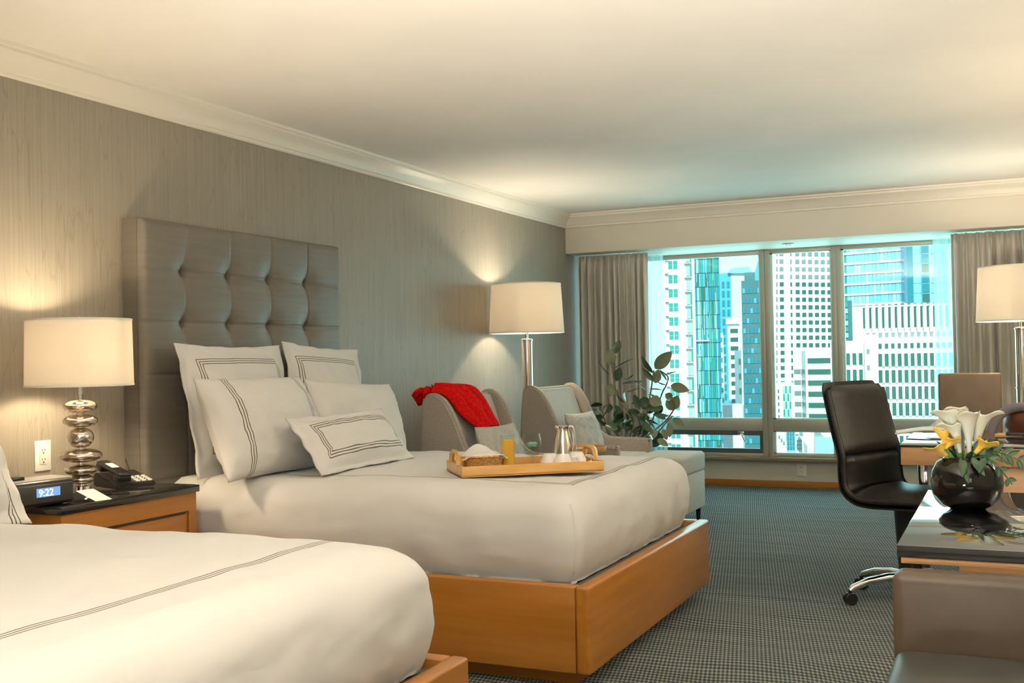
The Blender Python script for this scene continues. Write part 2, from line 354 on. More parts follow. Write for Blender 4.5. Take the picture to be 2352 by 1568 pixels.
# ---------------------------------------------------------------- windows
YG = 9.72
ZL0, ZL1, ZU0, ZU1 = .301, .504, .609, 2.096
bays = [(-3.5, -2.015), (-1.920, -1.394), (-1.306, -.10), (-.01, 1.7)]
for i, (a, b) in enumerate(bays):
    wob = struct(thing(f'window_{i+1}', '', 'window', ((a+b)/2, YG, .272)))
    del wob['label'], wob['category']
    box('frame_head', a-.045, b+.045, YG, YG+.06, ZU1, ZS, M['frame'], wob, .003)
    box('transom', a-.045, b+.045, YG, YG+.06, ZL1, ZU0, M['frame'], wob, .003)
    box('frame_sill', a-.045, b+.045, YG, YG+.06, .272, ZL0, M['frame'], wob, .003)
    for xx_ in (a-.047, b+.001):
        box('mullion', xx_, xx_+.046, YG-.012, YG+.06, .272, ZS-.001, M['frame'], wob, .004)
    for (z0, z1) in ((ZL0, ZL1), (ZU0, ZU1)):
        if i == 0 and z0 == ZL0:   # awning sash in dark metal
            bm = bmesh.new(); t_ = .042
            add_box(bm, a, b, YG+.005, YG+.045, z0, z0+t_); add_box(bm, a, b, YG+.005, YG+.045, z1-t_, z1)
            add_box(bm, b-t_*.7, b, YG+.005, YG+.045, z0+t_, z1-t_); add_box(bm, a, a+t_, YG+.005, YG+.045, z0+t_, z1-t_)
            fr = lab(from_bm('sash', bm, M['dark_frame'], wob), 'dark metal opening sash')
            hx = -2.21
            bm = bmesh.new(); add_box(bm, hx-.03, hx+.03, YG-.02, YG+.01, z1-.035, z1-.005, .004)
            add_tube(bm, [(hx, YG-.02, z1-.02), (hx+.01, YG-.05, z1-.03), (hx+.05, YG-.055, z1-.10)], .007, 8)
            from_bm('handle', bm, M['brushed'], wob, True, 40)
        else:
            bm = bmesh.new(); t_ = .016
            add_box(bm, a, b, YG+.012, YG+.04, z0, z0+t_*.6); add_box(bm, a, b, YG+.012, YG+.04, z1-t_*.6, z1)
            add_box(bm, a, a+t_*1.3, YG+.012, YG+.04, z0, z1); add_box(bm, b-t_*.6, b, YG+.012, YG+.04, z0, z1)
            lab(from_bm('glazing_bead', bm, M['frame_light'], wob), 'pale glazing bead')
        box('pane', a, b, YG+.026, YG+.031, z0, z1, M['window_glass'], wob)
# outlet plates
def outlet(x, y, z, axis, label):
    o = thing('wall_outlet', label, 'outlet', (x, y, z))
    def B(n, u0, u1, z0, z1, d0, d1, m, par, bev=0):
        if axis == 'x': return box(n, x+d0, x+d1, y+u0, y+u1, z+z0, z+z1, m, par, bev)
        return box(n, x+u0, x+u1, y-d1, y-d0, z+z0, z+z1, m, par, bev)
    B('plate', -.040, .040, -.062, .062, 0, .006, M['white_plastic'], o, .002)
    B('socket_insert', -.018, .018, -.036, .036, .005, .009, M['white_plastic'], o, .002)
    for dz in (.019, -.019):
        for du in (-.007, .007): B('slot', du-.0012, du+.0012, dz, dz+.009, .0088, .0094, M['dark_slot'], o)
        B('slot', -.003, .003, dz-.010, dz-.005, .0088, .0094, M['dark_slot'], o)
    return o
outlet(XW, 3.197, .838, 'x', 'white duplex outlet on the wallpaper behind the clock radio')
outlet(-1.69, YF, .165, 'y', 'pale outlet low on the wall under the centre window')
# ---------------------------------------------------------------- curtains
def curtain(name, x0, x1, y, z0, z1, n, amp, m, label, cat, group=None, taper=0, thick=.003, seed=0):
    rnd = random.Random(seed)
    ph = [rnd.uniform(-.35, .35) for _ in range(n+2)]; am = [rnd.uniform(.6, 1.25) for _ in range(n+2)]
    def fn(u, v):
        k = u*n; i = int(min(k, n-.001)); f = k-i
        a = am[i]*(1-f)+am[i+1]*f; p = ph[i]*(1-f)+ph[i+1]*f
        top = max(0, (v-.93)/.07)
        s = math.sin(2*math.pi*(k+p*(1-.4*v)))
        yv = y+amp*a*s*(1-.55*top)+amp*.35*math.sin(2*math.pi*k*2.1+v*3)*(.3+top)
        xv = x0+(x1-x0)*(u)+.008*math.sin(k*5+v*2)
        if taper: xv += taper*(1-v)**1.2*u
        return (xv, yv, z0+(z1-z0)*v)
    o = grid(name, n*10, 26, fn, m, None, thick)
    return tag(o, label, cat, group)
curtain('curtain', -3.56, -2.90, 9.22, .03, 2.118, 11, .042, M['curtain'], 'taupe pleated curtain on the left of the window, behind the rubber plant', 'curtain', 'blackout curtains', seed=3)
curtain('curtain', -.40, 1.70, 9.22, .03, 2.118, 27, .046, M['curtain'], 'brown taupe pleated curtain on the right of the window, behind the lit floor lamp', 'curtain', 'blackout curtains', seed=5)
curtain('sheer_curtain', -2.99, -2.84, 9.50, .28, 2.118, 4, .012, M['sheer'], 'narrow strip of sheer curtain at the left edge of the glass', 'sheer curtain', 'sheer curtains', seed=8, thick=0)
curtain('sheer_curtain', -.55, -.30, 9.50, .28, 2.118, 5, .012, M['sheer'], 'translucent sheer curtain gathered beside the right taupe curtain', 'sheer curtain', 'sheer curtains', taper=.16, seed=9, thick=0)
# ================================================================= BEDS
def soft_block(name, x0, x1, y0, y1, z0, z1, m, label, cat, rad=.11, bulge=.02, seed=0, wr=.012, edge=.05, dome=.0, n=(70, 56, 18), label_crease=True):
    "cloth covered block: rounded top edge, bulging sides, wrinkles, bottom tucked in"
    bm = bmesh.new(); NX, NY, NZ = n
    cx_, cy2, cz = (x0+x1)/2, (y0+y1)/2, (z0+z1)/2; hx, hy, hz = (x1-x0)/2, (y1-y0)/2, (z1-z0)/2
    pts = {}
    def V(i, j, k):
        key = (i, j, k)
        if key not in pts: pts[key] = bm.verts.new((i/NX*2-1, j/NY*2-1, k/NZ*2-1))
        return pts[key]
    for i in range(NX):
        for j in range(NY):
            bm.faces.new((V(i, j, NZ), V(i+1, j, NZ), V(i+1, j+1, NZ), V(i, j+1, NZ)))
            bm.faces.new((V(i, j, 0), V(i, j+1, 0), V(i+1, j+1, 0), V(i+1, j, 0)))
    for i in range(NX):
        for k in range(NZ):
            bm.faces.new((V(i, 0, k), V(i+1, 0, k), V(i+1, 0, k+1), V(i, 0, k+1)))
            bm.faces.new((V(i, NY, k), V(i, NY, k+1), V(i+1, NY, k+1), V(i+1, NY, k)))
    for j in range(NY):
        for k in range(NZ):
            bm.faces.new((V(0, j, k), V(0, j, k+1), V(0, j+1, k+1), V(0, j+1, k)))
            bm.faces.new((V(NX, j, k), V(NX, j+1, k), V(NX, j+1, k+1), V(NX, j, k+1)))
    for v in bm.verts:
        u = Vector((v.co.x*hx, v.co.y*hy, v.co.z*hz))
        def rr(ax, ay, bx_, by_, r_):
            px_, py_ = ax*bx_, ay*by_; qx = max(-bx_+r_, min(bx_-r_, px_)); qy = max(-by_+r_, min(by_-r_, py_))
            d = Vector((px_-qx, py_-qy))
            if d.length > 1e-7: d = d.normalized()*min(r_, max(abs(d.x), abs(d.y)))
            return Vector((qx+d.x, qy+d.y))
        tz0 = (u.z+hz)/(2*hz); re_ = edge+(rad*.9-edge)*tz0*tz0*(3-2*tz0)
        ax_, ay_ = v.co.x, v.co.y; s_ = max(abs(ax_), abs(ay_))
        t_ = max(0, min(1, (u.z-(hz-rad))/rad)); ins = rad*(1-math.sqrt(max(0, 1-t_*t_)))
        if s_ > 1e-6: P2 = rr(ax_/s_, ay_/s_, hx-ins, hy-ins, re_)*s_
        else: P2 = Vector((0, 0))
        pnt = Vector((P2.x, P2.y, u.z))
        tz = (pnt.z+hz)/(2*hz)
        side = max(abs(u.x)/hx, abs(u.y)/hy)
        def ss(q): q = max(0, min(1, (q-.86)/.14)); return q*q*(3-2*q)
        out = Vector((math.copysign(ss(abs(u.x)/hx), u.x), math.copysign(ss(abs(u.y)/hy), u.y), 0))
        if out.length > 1: out.normalize()
        if side > .999:
            pnt += out*(bulge*math.sin(math.pi*max(0, min(1, tz)))-.024*max(0, 1-tz*3)**2)
            al = u.x if abs(out.y) > abs(out.x) else u.y
            pnt += out*wr*.9*fbm(al*7+seed, tz*.8, seed)*max(0, 1-tz*1.2)
            pnt += out*wr*.5*fbm(al*3+seed, tz*3, seed+5)
            if u.x/hx > .99 and label_crease: pnt.x -= .012*math.exp(-((u.y+hy-.075)/.012)**2)*max(0, 1-tz)
        pnt.z += wr*.8*fbm(u.x*2.2+seed, u.y*2.2, seed)*max(0, tz)+dome*max(0, 1-(abs(u.x)/hx)**3)*max(0, 1-(abs(u.y)/hy)**3)*tz
        v.co = Vector((cx_, cy2, cz))+pnt
    return bm
def bed(y0, y1, which):
    "y0,y1 outer faces of the rails"
    XF, ZR, ZB = -1.377, .374, .063
    t = thing('bed_frame', which, 'bed', ((-3.48+XF)/2, (y0+y1)/2, 0), 'honey wood platform beds')
    rt = .055
    box('side_rail', -3.48, XF-rt-.001, y0, y0+rt, ZB, ZR, M['wood_x'], t, .006)
    box('side_rail', -3.48, XF-rt-.001, y1-rt, y1, ZB, ZR, M['wood_x'], t, .006)
    bm = bmesh.new(); add_box(bm, XF-rt, XF, y0-.001, y1+.001, ZB-.002, ZR+.002, .012, 3)
    from_bm('foot_rail', bm, M['wood_y'], t, True, 40)
    box('plinth', -3.35, XF-.085, y0+.085, y1-.085, 0, ZB+.02, M['wood_x'], t, .003)
    lab(box('deck', -3.47, XF-rt-.002, y0+rt+.001, y1-rt-.001, ZB+.03, ZR-.028, M['deck'], t), 'dark grey fabric deck')
    return t
b2y0, b2y1 = 3.605, 5.30
bed(b2y0, b2y1, 'honey-coloured wooden platform bed with the breakfast tray on it, between headboard and armchairs')
b1y0, b1y1 = .97, 2.665
bed(b1y0, b1y1, 'honey-coloured wooden platform bed nearest the camera, its foot corner at the bottom of the picture')
def bedding(y0, y1, far, seed):
    "mattress + duvet"
    md = linen(f'duvet_linen_{seed}', [(-2.53, (y0+y1)/2, .95, (y1-y0)/2-.27)], axes='XY', w=.0022, sp_=.013) if False else None
    bmm = soft_block('mattress', -3.47, -1.56, y0+.13, y1-.13, .335, .692, None, '', '', .05, .005, seed, .003, n=(20, 16, 6))
    ms = from_bm('mattress', bmm, M['linen'], None, True)
    tag(ms, 'white sheeted mattress under the pillows of the ' + far, 'mattress', 'mattresses')
bedding(b2y0, b2y1, 'bed with the breakfast tray', 1)
bedding(b1y0, b1y1, 'nearest bed', 2)
def duvet_obj(y0, y1, label, seed, rect, foot=-1.468, head=-3.30, top=.704):
    m = linen('duvet_linen_%d' % seed, [rect], axes='XY', w=.0024, sp_=.0125)
    for nn in m.node_tree.nodes:
        if nn.type == 'MATH' and nn.operation == 'GREATER_THAN': nn.inputs[1].default_value = .6
    bmm = soft_block('duvet', head, foot, y0, y1, .352, top, None, '', '', .10, .030, seed, .016, .045, .006, n=(90, 70, 22))
    o = from_bm('duvet', bmm, m, None, True)
    return tag(o, label, 'duvet', 'white duvets with triple line borders')
d2 = duvet_obj(b2y0+.112, b2y1-.075, 'smooth white duvet with triple-line border under the breakfast tray', 3, (-2.55, 4.60, .975, .66))
d1 = duvet_obj(b1y0+.10, b1y1-.075, 'white duvet with triple-line border filling the bottom left, on the nearest bed', 11, (-2.60, 1.80, .885, .745), foot=-1.455)
from mathutils.bvhtree import BVHTree
def corner_seam(o, ycorner):
    bv = BVHTree.FromPolygons([v.co.copy() for v in o.data.vertices], [tuple(p.vertices) for p in o.data.polygons])
    pts = []
    dr = Vector((-1, 1 if ycorner < 4.4 and o is d2 else -1, 0)).normalized()
    for k in range(16):
        z_ = .375+.275*k/15; c_ = Vector((-1.56, ycorner+.09*dr.y*1.41, z_))
        h_ = bv.ray_cast(c_-dr*.6, dr)
        if h_[0] is not None: pts.append(h_[0]-dr*.0005)
    if len(pts) > 3: tube('corner_seam', pts, .0042, M['linen'], o, 8)
corner_seam(d2, b2y0+.112)
# ---------------------------------------------------------------- headboards
def headboard(y0, y1, z1, label, cols, rows, z0=.30):
    XB, XFt = XW+.002, -3.49
    h = thing('headboard', label, 'headboard', (XB, (y0+y1)/2, z0), 'tufted leather headboards')
    r = .03
    def fn(u, v):
        y = y0+(y1-y0)*u; z = z0+(z1-z0)*v
        d = 0
        e = min(y-y0, y1-y, z1-z, z-z0+.2)
        if e < r: d -= r-math.sqrt(max(0, r*r-(r-e)**2))
        inx = cols[0]-.02 < y
        for cyy in cols:
            if z > rows[-1]-.3: d -= .005*math.exp(-((y-cyy)/.0045)**2)+.002*math.exp(-abs(y-cyy)/.03)
        for rz in rows:
            d -= .005*math.exp(-((z-rz)/.0045)**2)+(.003 if inx else .0006)*math.exp(-abs(z-rz)/.03)
        for cyy in cols:
            for rz in rows:
                if rz < rows[2]-.01: continue
                q = math.hypot(y-cyy, z-rz); d -= .046*math.exp(-(q/.017)**2)+.014*math.exp(-q/.03)+.014*math.exp(-(q/.07)**2)
        return (XFt+.012+d, y, z)
    grid('upholstery', 230, 210, fn, M['leather'], h)
    bm = bmesh.new(); add_box(bm, XB, XFt-.075, y0+.002, y1-.002, z0, z1-.002)
    e_ = .035
    add_box(bm, XFt-.076, XFt-.021, y0+.001, y0+e_, z0, z1-.002); add_box(bm, XFt-.076, XFt-.021, y1-e_, y1-.001, z0, z1-.002); add_box(bm, XFt-.076, XFt-.021, y0+e_, y1-e_, z1-e_, z1-.002)
    from_bm('side_wrap', bm, M['leather'], h)
    for cyy in cols:
        for rz in rows[:3]:
            bmx = bmesh.new(); add_lathe(bmx, [(.013, -.006), (.014, 0), (.011, .006), (0, .009)], (0, 0, 0), 14)
            mt = Matrix.Translation((XFt-.058, cyy, rz)) @ Matrix.Rotation(R(90), 4, 'Y')
            bmesh.ops.transform(bmx, matrix=mt, verts=bmx.verts)
            from_bm('button', bmx, M['leather'], h, True)
    return h
headboard(3.648, 5.213, 1.862, 'tall taupe leather headboard with two rows of deep buttons behind the pillows', [3.93, 4.256, 4.575, 4.90], [1.63, 1.392, 1.155, .92, .68])
# ---------------------------------------------------------------- pillows
def pillow(label, corner_c, U, V, w_, h_, t_, m, seed, flange=0.0, group='white bed pillows', droop=0):
    U = Vector(U).normalized(); V = Vector(V).normalized(); Nn = U.cross(V).normalized(); V = Nn.cross(U)
    nu, nv = 44, 34; vs, fs = [], []
    for side in (1, -1):
        for j in range(nv+1):
            for i in range(nu+1):
                a = i/nu*2-1; b = j/nv*2-1
                ai = min(1, abs(a)*(w_/2)/(w_/2-flange)); bi = min(1, abs(b)*(h_/2)/(h_/2-flange))
                prof_ = (max(0, 1-ai**2.6)**.55)*(max(0, 1-bi**2.6)**.55)
                pin = 1-.045*(1-abs(b)**2)*abs(a)**3
                pin2 = 1-.055*(1-abs(a)**2)*abs(b)**3
                x = a*w_/2*pin; y = b*h_/2*pin2
                z = side*(t_/2*prof_+.0035)
                wv = fbm(a*2.5+seed, b*2.5, seed)*.014*prof_+fbm(a*6+seed, b*6, seed+3)*.005
                e = max(abs(a), abs(b))
                if flange and e > .8: wv += .0045*math.sin((a*13+b*10)+seed)*(e-.8)*5
                if droop: y -= droop*max(0, a)**3*.2
                vs.append((x, y, z+wv)); 
        o_ = len(vs)-(nu+1)*(nv+1)
        for j in range(nv):
            for i in range(nu):
                q = (o_+j*(nu+1)+i, o_+j*(nu+1)+i+1, o_+(j+1)*(nu+1)+i+1, o_+(j+1)*(nu+1)+i)
                fs.append(q if side == 1 else q[::-1])
    n1_ = (nu+1)*(nv+1)
    rim = [i for i in range(nu+1)]+[(j*(nu+1)+nu) for j in range(1, nv+1)]+[nv*(nu+1)+i for i in range(nu-1, -1, -1)]+[j*(nu+1) for j in range(nv-1, 0, -1)]
    for a, b in zip(rim, rim[1:]+rim[:1]): fs.append((a, a+n1_, b+n1_, b))
    me = bpy.data.meshes.new('pillow'); me.from_pydata(vs, [], fs); me.update()
    o = link('pillow', me, m, None, True)
    mm = Matrix((U, V, Nn)).transposed().to_4x4(); mm.translation = Vector(corner_c); o.matrix_world = mm
    return tag(o, label, 'pillow', group)
def quad(TL, TR, BL, BR):
    TL, TR, BL, BR = map(Vector, (TL, TR, BL, BR)); return (TL+TR+BL+BR)/4, (TR-TL+BR-BL), (TL-BL+TR-BR), ((TR-TL).length+(BR-BL).length)/2, ((TL-BL).length+(TR-BR).length)/2
def qp(label, c, t_, m, seed, fl=0):
    ce, U, V, w_, h_ = quad(*c); return pillow(label, ce, U, V, w_, h_, t_, m, seed, fl)
qp('large square white sham with triple-line border at the left, against the headboard', ((-3.37, 3.735, 1.30), (-3.37, 4.50, 1.285), (-3.24, 3.70, .69), (-3.24, 4.46, .69)), .16, linen('sham_linen_a', [(0, .01, .275, .205)], w=.0019), 1, .05)
qp('large square white sham with triple-line border at the right, against the headboard', ((-3.36, 4.49, 1.32), (-3.36, 5.20, 1.255), (-3.24, 4.46, .70), (-3.24, 5.14, .68)), .16, linen('sham_linen_b', [(0, .0, .265, .215)], w=.0019), 2, .05)
qp('plump white pillow with triple lines down its left end, in front of the left sham', ((-3.14, 3.60, 1.14), (-3.14, 4.38, 1.125), (-2.96, 3.56, .705), (-2.96, 4.27, .705)), .23, linen('pillow_linen_c', [(0, 0, .25, None)], w=.0021, sp_=.013), 3)
qp('plain white pillow leaning to the right, behind the small oblong cushion', ((-3.08, 4.28, 1.135), (-3.10, 5.06, 1.05), (-2.97, 4.30, .70), (-2.97, 5.10, .69)), .20, M['linen'], 4)
qp('small oblong white cushion with triple-line border, frontmost on the bed', ((-2.86, 3.86, .955), (-2.86, 4.66, .955), (-2.68, 3.82, .71), (-2.68, 4.60, .72)), .13, linen('cushion_linen_d', [(.01, 0, .30, .075)], w=.0021), 5, .03)
qp('white pillow with triple lines at the left edge of the picture, on the nearest bed', ((-3.26, 1.97, 1.12), (-3.28, 2.60, 1.04), (-3.06, 2.02, .69), (-3.04, 2.735, .69)), .17, linen('pillow_linen_e', [(0, 0, .275, None)], w=.0024, sp_=.0145), 6, .05)
# ================================================================= NIGHTSTAND
n0, n1y, nx0, nx1, nt_ = 2.86, 3.598, XW+.02, -3.13, .69
ns = thing('nightstand', 'honey wood nightstand with black stone top between the two beds', 'nightstand', ((nx0+nx1)/2, (n0+n1y)/2, 0))
box('stone_top', nx0, nx1, n0, n1y, nt_-.03, nt_, M['stone'], ns, .003)
bx0, bx1, by0, by1 = nx0+.01, nx1-.012, n0+.012, n1y-.010
bm = bmesh.new()
add_box(bm, bx0, bx1, by0, by0+.045, .08, nt_-.031); add_box(bm, bx0, bx1, by1-.045, by1, .08, nt_-.031)
add_box(bm, bx0, bx1, by0+.045, by1-.045, nt_-.105, nt_-.031); add_box(bm, bx0, bx1, by0+.045, by1-.045, .08, .12); add_box(bm, bx0, bx0+.02, by0+.045, by1-.045, .12, nt_-.105)
from_bm('carcass', bm, M['wood_y'], ns)
box('plinth', bx0+.02, bx1-.03, by0+.03, by1-.03, 0, .08, M['wood_y'], ns)
for (z0, z1) in ((.365, nt_-.109), (.124, .361)):
    dr = box('drawer', bx0+.03, bx1-.006, by0+.049, by1-.049, z0, z1, M['wood_y'], ns, .002)
    box('finger_groove', bx1-.007, bx1-.004, by0+.06, by1-.06, z1-.008, z1-.001, M['dark_slot'], dr)
# table lamp
LX, LY = -3.32, 3.135
tl = thing('table_lamp', 'table lamp with stacked mercury-glass discs and cream drum shade on the nightstand', 'lamp', (LX, LY, nt_))
def shade(parent, c, r0, r1, z0, z1, name='shade'):
    bm = bmesh.new(); n = 64
    for (a, b, dr) in ((r0, r1, 0), (r0-.003, r1-.003, 1)):
        add_lathe(bm, [(a, z0-c[2]), (b, z1-c[2])], c, n, False)
    add_lathe(bm, [(r0-.003, z0-c[2]), (r0, z0-c[2])], c, n, False); add_lathe(bm, [(r1-.003, z1-c[2]), (r1, z1-c[2])], c, n, False)
    s = from_bm(name, bm, M['shade'], parent, True, 40)
    for (q0, q1, rr) in ((z0-c[2]-.001, z0-c[2]+.007, r0), (z1-c[2]-.007, z1-c[2]+.001, r1)):
        bm = bmesh.new(); add_lathe(bm, [(rr+.0015, q0), (rr+.0015, q1)], c, n, False)
        from_bm('shade_trim', bm, M['paper'], s, True)
    bm = bmesh.new()
    for k in range(3):
        a = k*2*math.pi/3+.3; add_tube(bm, [(c[0], c[1], z1-.03), (c[0]+(r1-.003)*math.cos(a), c[1]+(r1-.003)*math.sin(a), z1-.012)], .0018, 6)
    add_tube(bm, [(c[0], c[1], z1-.04), (c[0], c[1], z1+.012)], .005, 8)
    from_bm('spider', bm, M['chrome'], parent, True)
    return s
def disc(r, h, e=1): return [(r*math.cos(a)**e if abs(math.cos(a)) > 1e-4 else .0, h*math.sin(a)) for a in [(-90+180*i/18)*math.pi/180 for i in range(19)]]
shade(tl, (LX, LY, nt_), .202, .197, 1.123, 1.385)
tube('stem', [(LX, LY, nt_+.01), (LX, LY, 1.16)], .008, M['chrome'], tl, 16)
lathe('base_plate', [(.045, 0), (.045, .010), (.040, .012), (.034, .014), (.034, .040), (.018, .044)], (LX, LY, nt_), M['chrome'], tl)
def glassdisc(zc, r, h):
    g = lathe('glass_disc', disc(r, h, .85), (LX, LY, zc), M['amber_glass'], tl, 48); 
    lathe('collar', [(.014, -h-.006), (.014, -h+.004)], (LX, LY, zc), M['chrome'], g, 20)
glassdisc(.757, .050, .019); glassdisc(.794, .062, .022); glassdisc(.850, .080, .027); glassdisc(.920, .050, .040); glassdisc(.986, .066, .026); glassdisc(1.044, .064, .026)
tube('socket', [(LX, LY, 1.09), (LX, LY, 1.17)], .013, M['chrome'], tl, 20)
lathe('bulb', disc(.03, .042), (LX, LY, 1.235), emit('bulb_glow', (1, .72, .42), 18), tl, 20)
light('table_lamp_light', 'POINT', (LX, LY, 1.25), 19, WARM, .05)
# clock radio
rx = thing('clock_radio', 'black clock radio with a blue lit display at the left of the nightstand', 'clock radio', (-3.25, 2.845, nt_), rz=R(-6))
def lb(n, *a, **k): return box(n, *a, world=False, **k)
bm = bmesh.new(); add_box(bm, -.07, .065, -.13, .13, .006, .098, .016, 4); from_bm('body', bm, M['black_plastic'], rx, True, 40, False)
bm = bmesh.new(); add_box(bm, -.07, .055, -.128, .128, .085, .103, .006, 2); lab(from_bm('top_panel', bm, M['grey_plastic'], rx, True, 40, False), 'satin grey top panel')
lb('front_panel', .060, .068, -.118, .118, .018, .084, m=M['dark_plastic'], parent=rx, bev=.003)
lb('snooze_button', -.03, .02, -.105, -.045, .100, .118, m=M['black_plastic'], parent=rx, bev=.007)
ds = lb('display', .067, .0695, -.035, .062, .040, .072, m=emit('display_blue', (.10, .20, .42), .9), parent=rx)
cu = bpy.data.curves.new('digits', 'FONT'); cu.body = '9:22'; cu.size = .036; cu.extrude = .0004
to = bpy.data.objects.new('tmp', cu); C.objects.link(to); bpy.context.view_layer.update()
me = bpy.data.meshes.new_from_object(to); C.objects.unlink(to); bpy.data.objects.remove(to)
dg = link('digits', me, emit('digit_glow', (.62, .75, 1), 1.3), ds)
dg.matrix_parent_inverse = Matrix(); dg.rotation_euler = (R(90), 0, R(90)); dg.location = (.0703, -.028, .043)
# telephone
ph = thing('telephone', 'black desk telephone with handset and keypad beside the headboard', 'telephone', (-3.41, 3.45, nt_), rz=R(-20))
bm = bmesh.new()
poly = [(-.095, .002), (.11, .002), (.11, .022), (-.08, .060), (-.095, .055)]
prism(bm, poly, -.09, .09, 'y'); bmesh.ops.bevel(bm, geom=bm.edges[:], offset=.006, segments=2, affect='EDGES')
from_bm('phone_base', bm, M['black_plastic'], ph, True, 40, False)
hs = Matrix.Translation((.01, -.05, .062)) @ Matrix.Rotation(R(11), 4, 'Y')
bm = bmesh.new(); add_box(bm, -.11, .11, -.028, .028, .008, .028, .01, 3, hs); add_box(bm, -.11, -.055, -.030, .030, -.012, .016, .008, 2, hs); add_box(bm, .055, .11, -.030, .030, -.012, .016, .008, 2, hs)
hn = from_bm('handset', bm, M['black_plastic'], ph, True, 40, False)
lb('handset_label', -.05, .02, -.016, .016, .0275, .0290, m=M['paper'], parent=hn, mtx=hs)
for i in range(4):
    for j in range(3):
        kx, ky = .02+i*.021, .012+j*.026
        kz = .022+(.11-kx)*.2+.0
        lb('key', kx, kx+.012, ky, ky+.017, kz-.003, kz+.004, m=M['white_plastic'], parent=ph, bev=.002)
tube('antenna', [(-.06, .055, .055), (-.085, .05, .105)], .003, M['black_plastic'], ph, 8, False)
# tent card + note
cd = thing('tent_card', 'cream folded tent card lying open in front of the table lamp', 'card', (-3.21, 3.04, nt_+.0006), rz=R(15))
mesh('card_panel', [(-.05, -.035, 0), (.0, -.05, .042), (.03, .02, .042), (-.02, .035, 0)], [(0, 1, 2, 3)], M['paper'], cd, world=False).modifiers.new('t', 'SOLIDIFY').thickness = .001
mesh('card_panel', [(.0, -.05, .042), (.07, -.03, .0005), (.10, .035, .0005), (.03, .02, .042)], [(0, 1, 2, 3)], M['paper'], cd, world=False).modifiers.new('t', 'SOLIDIFY').thickness = .001
# ================================================================= FLOOR LAMPS
def floor_lamp(x, y, label):
    t = thing('floor_lamp', label, 'lamp', (x, y, 0), 'floor lamps with polished pole and drum shade')
    lathe('base', [(.15, 0), (.15, .012), (.145, .018), (.05, .022), (.045, .03)], (x, y, 0), M['chrome'], t)
    lathe('pole', [(.041, .02), (.041, 1.325), (.045, 1.328), (.045, 1.338), (.035, 1.343), (.015, 1.346)], (x, y, 0), M['chrome'], t, 40)
    lathe('pole_collar', [(.042, .930), (.0455, .931), (.0455, .938), (.042, .939)], (x, y, 0), M['chrome'], t, 40, False)
    tube('stem', [(x, y, 1.34), (x, y, 1.50)], .011, M['chrome'], t, 16)
    shade(t, (x, y, 0), .283, .262, 1.385, 1.755)
    lathe('bulb', disc(.03, .042), (x, y, 1.56), emit('bulb_glow', (1, .72, .42), 18), t, 20)
    return t
FX, FY = -3.285, 7.40
f1 = floor_lamp(FX, FY, 'lit floor lamp with polished pole and cream drum shade between the two armchairs')
light('floor_lamp_light', 'POINT', (FX, FY, 1.585), 19, (1, .86, .66), .05)
GX, GY = .085, 8.05
copy_tree(f1, 'floor lamp with cream drum shade at the right edge before the brown curtain', (GX, GY, 0))
light('desk_floor_lamp_light', 'POINT', (GX, GY, 1.585), 19, (1, .86, .66), .05)
copy_tree(tl, 'second table lamp with cream drum shade on the desk, beyond the right edge', (.85, 5.75, .7625))
light('desk_lamp_light', 'POINT', (.85, 5.75, 1.33), 36, WARM, .05)
ul = thing('added_uplight', 'uplighter floor lamp added unseen beyond the right edge to brighten the ceiling', 'lamp', (1.45, 4.45, 0))  # invented lamp body, added out of view to carry the ceiling fill
lathe('base', [(.13, 0), (.13, .015), (.02, .025)], (1.45, 4.45, 0), M['chrome'], ul)
tube('pole', [(1.45, 4.45, .02), (1.45, 4.45, 1.62)], .014, M['chrome'], ul, 16)
lathe('bowl', [(.02, 1.60), (.10, 1.63), (.16, 1.71), (.158, 1.712), (.098, 1.636), (0, 1.61)], (1.45, 4.45, 0), M['brushed'], ul)
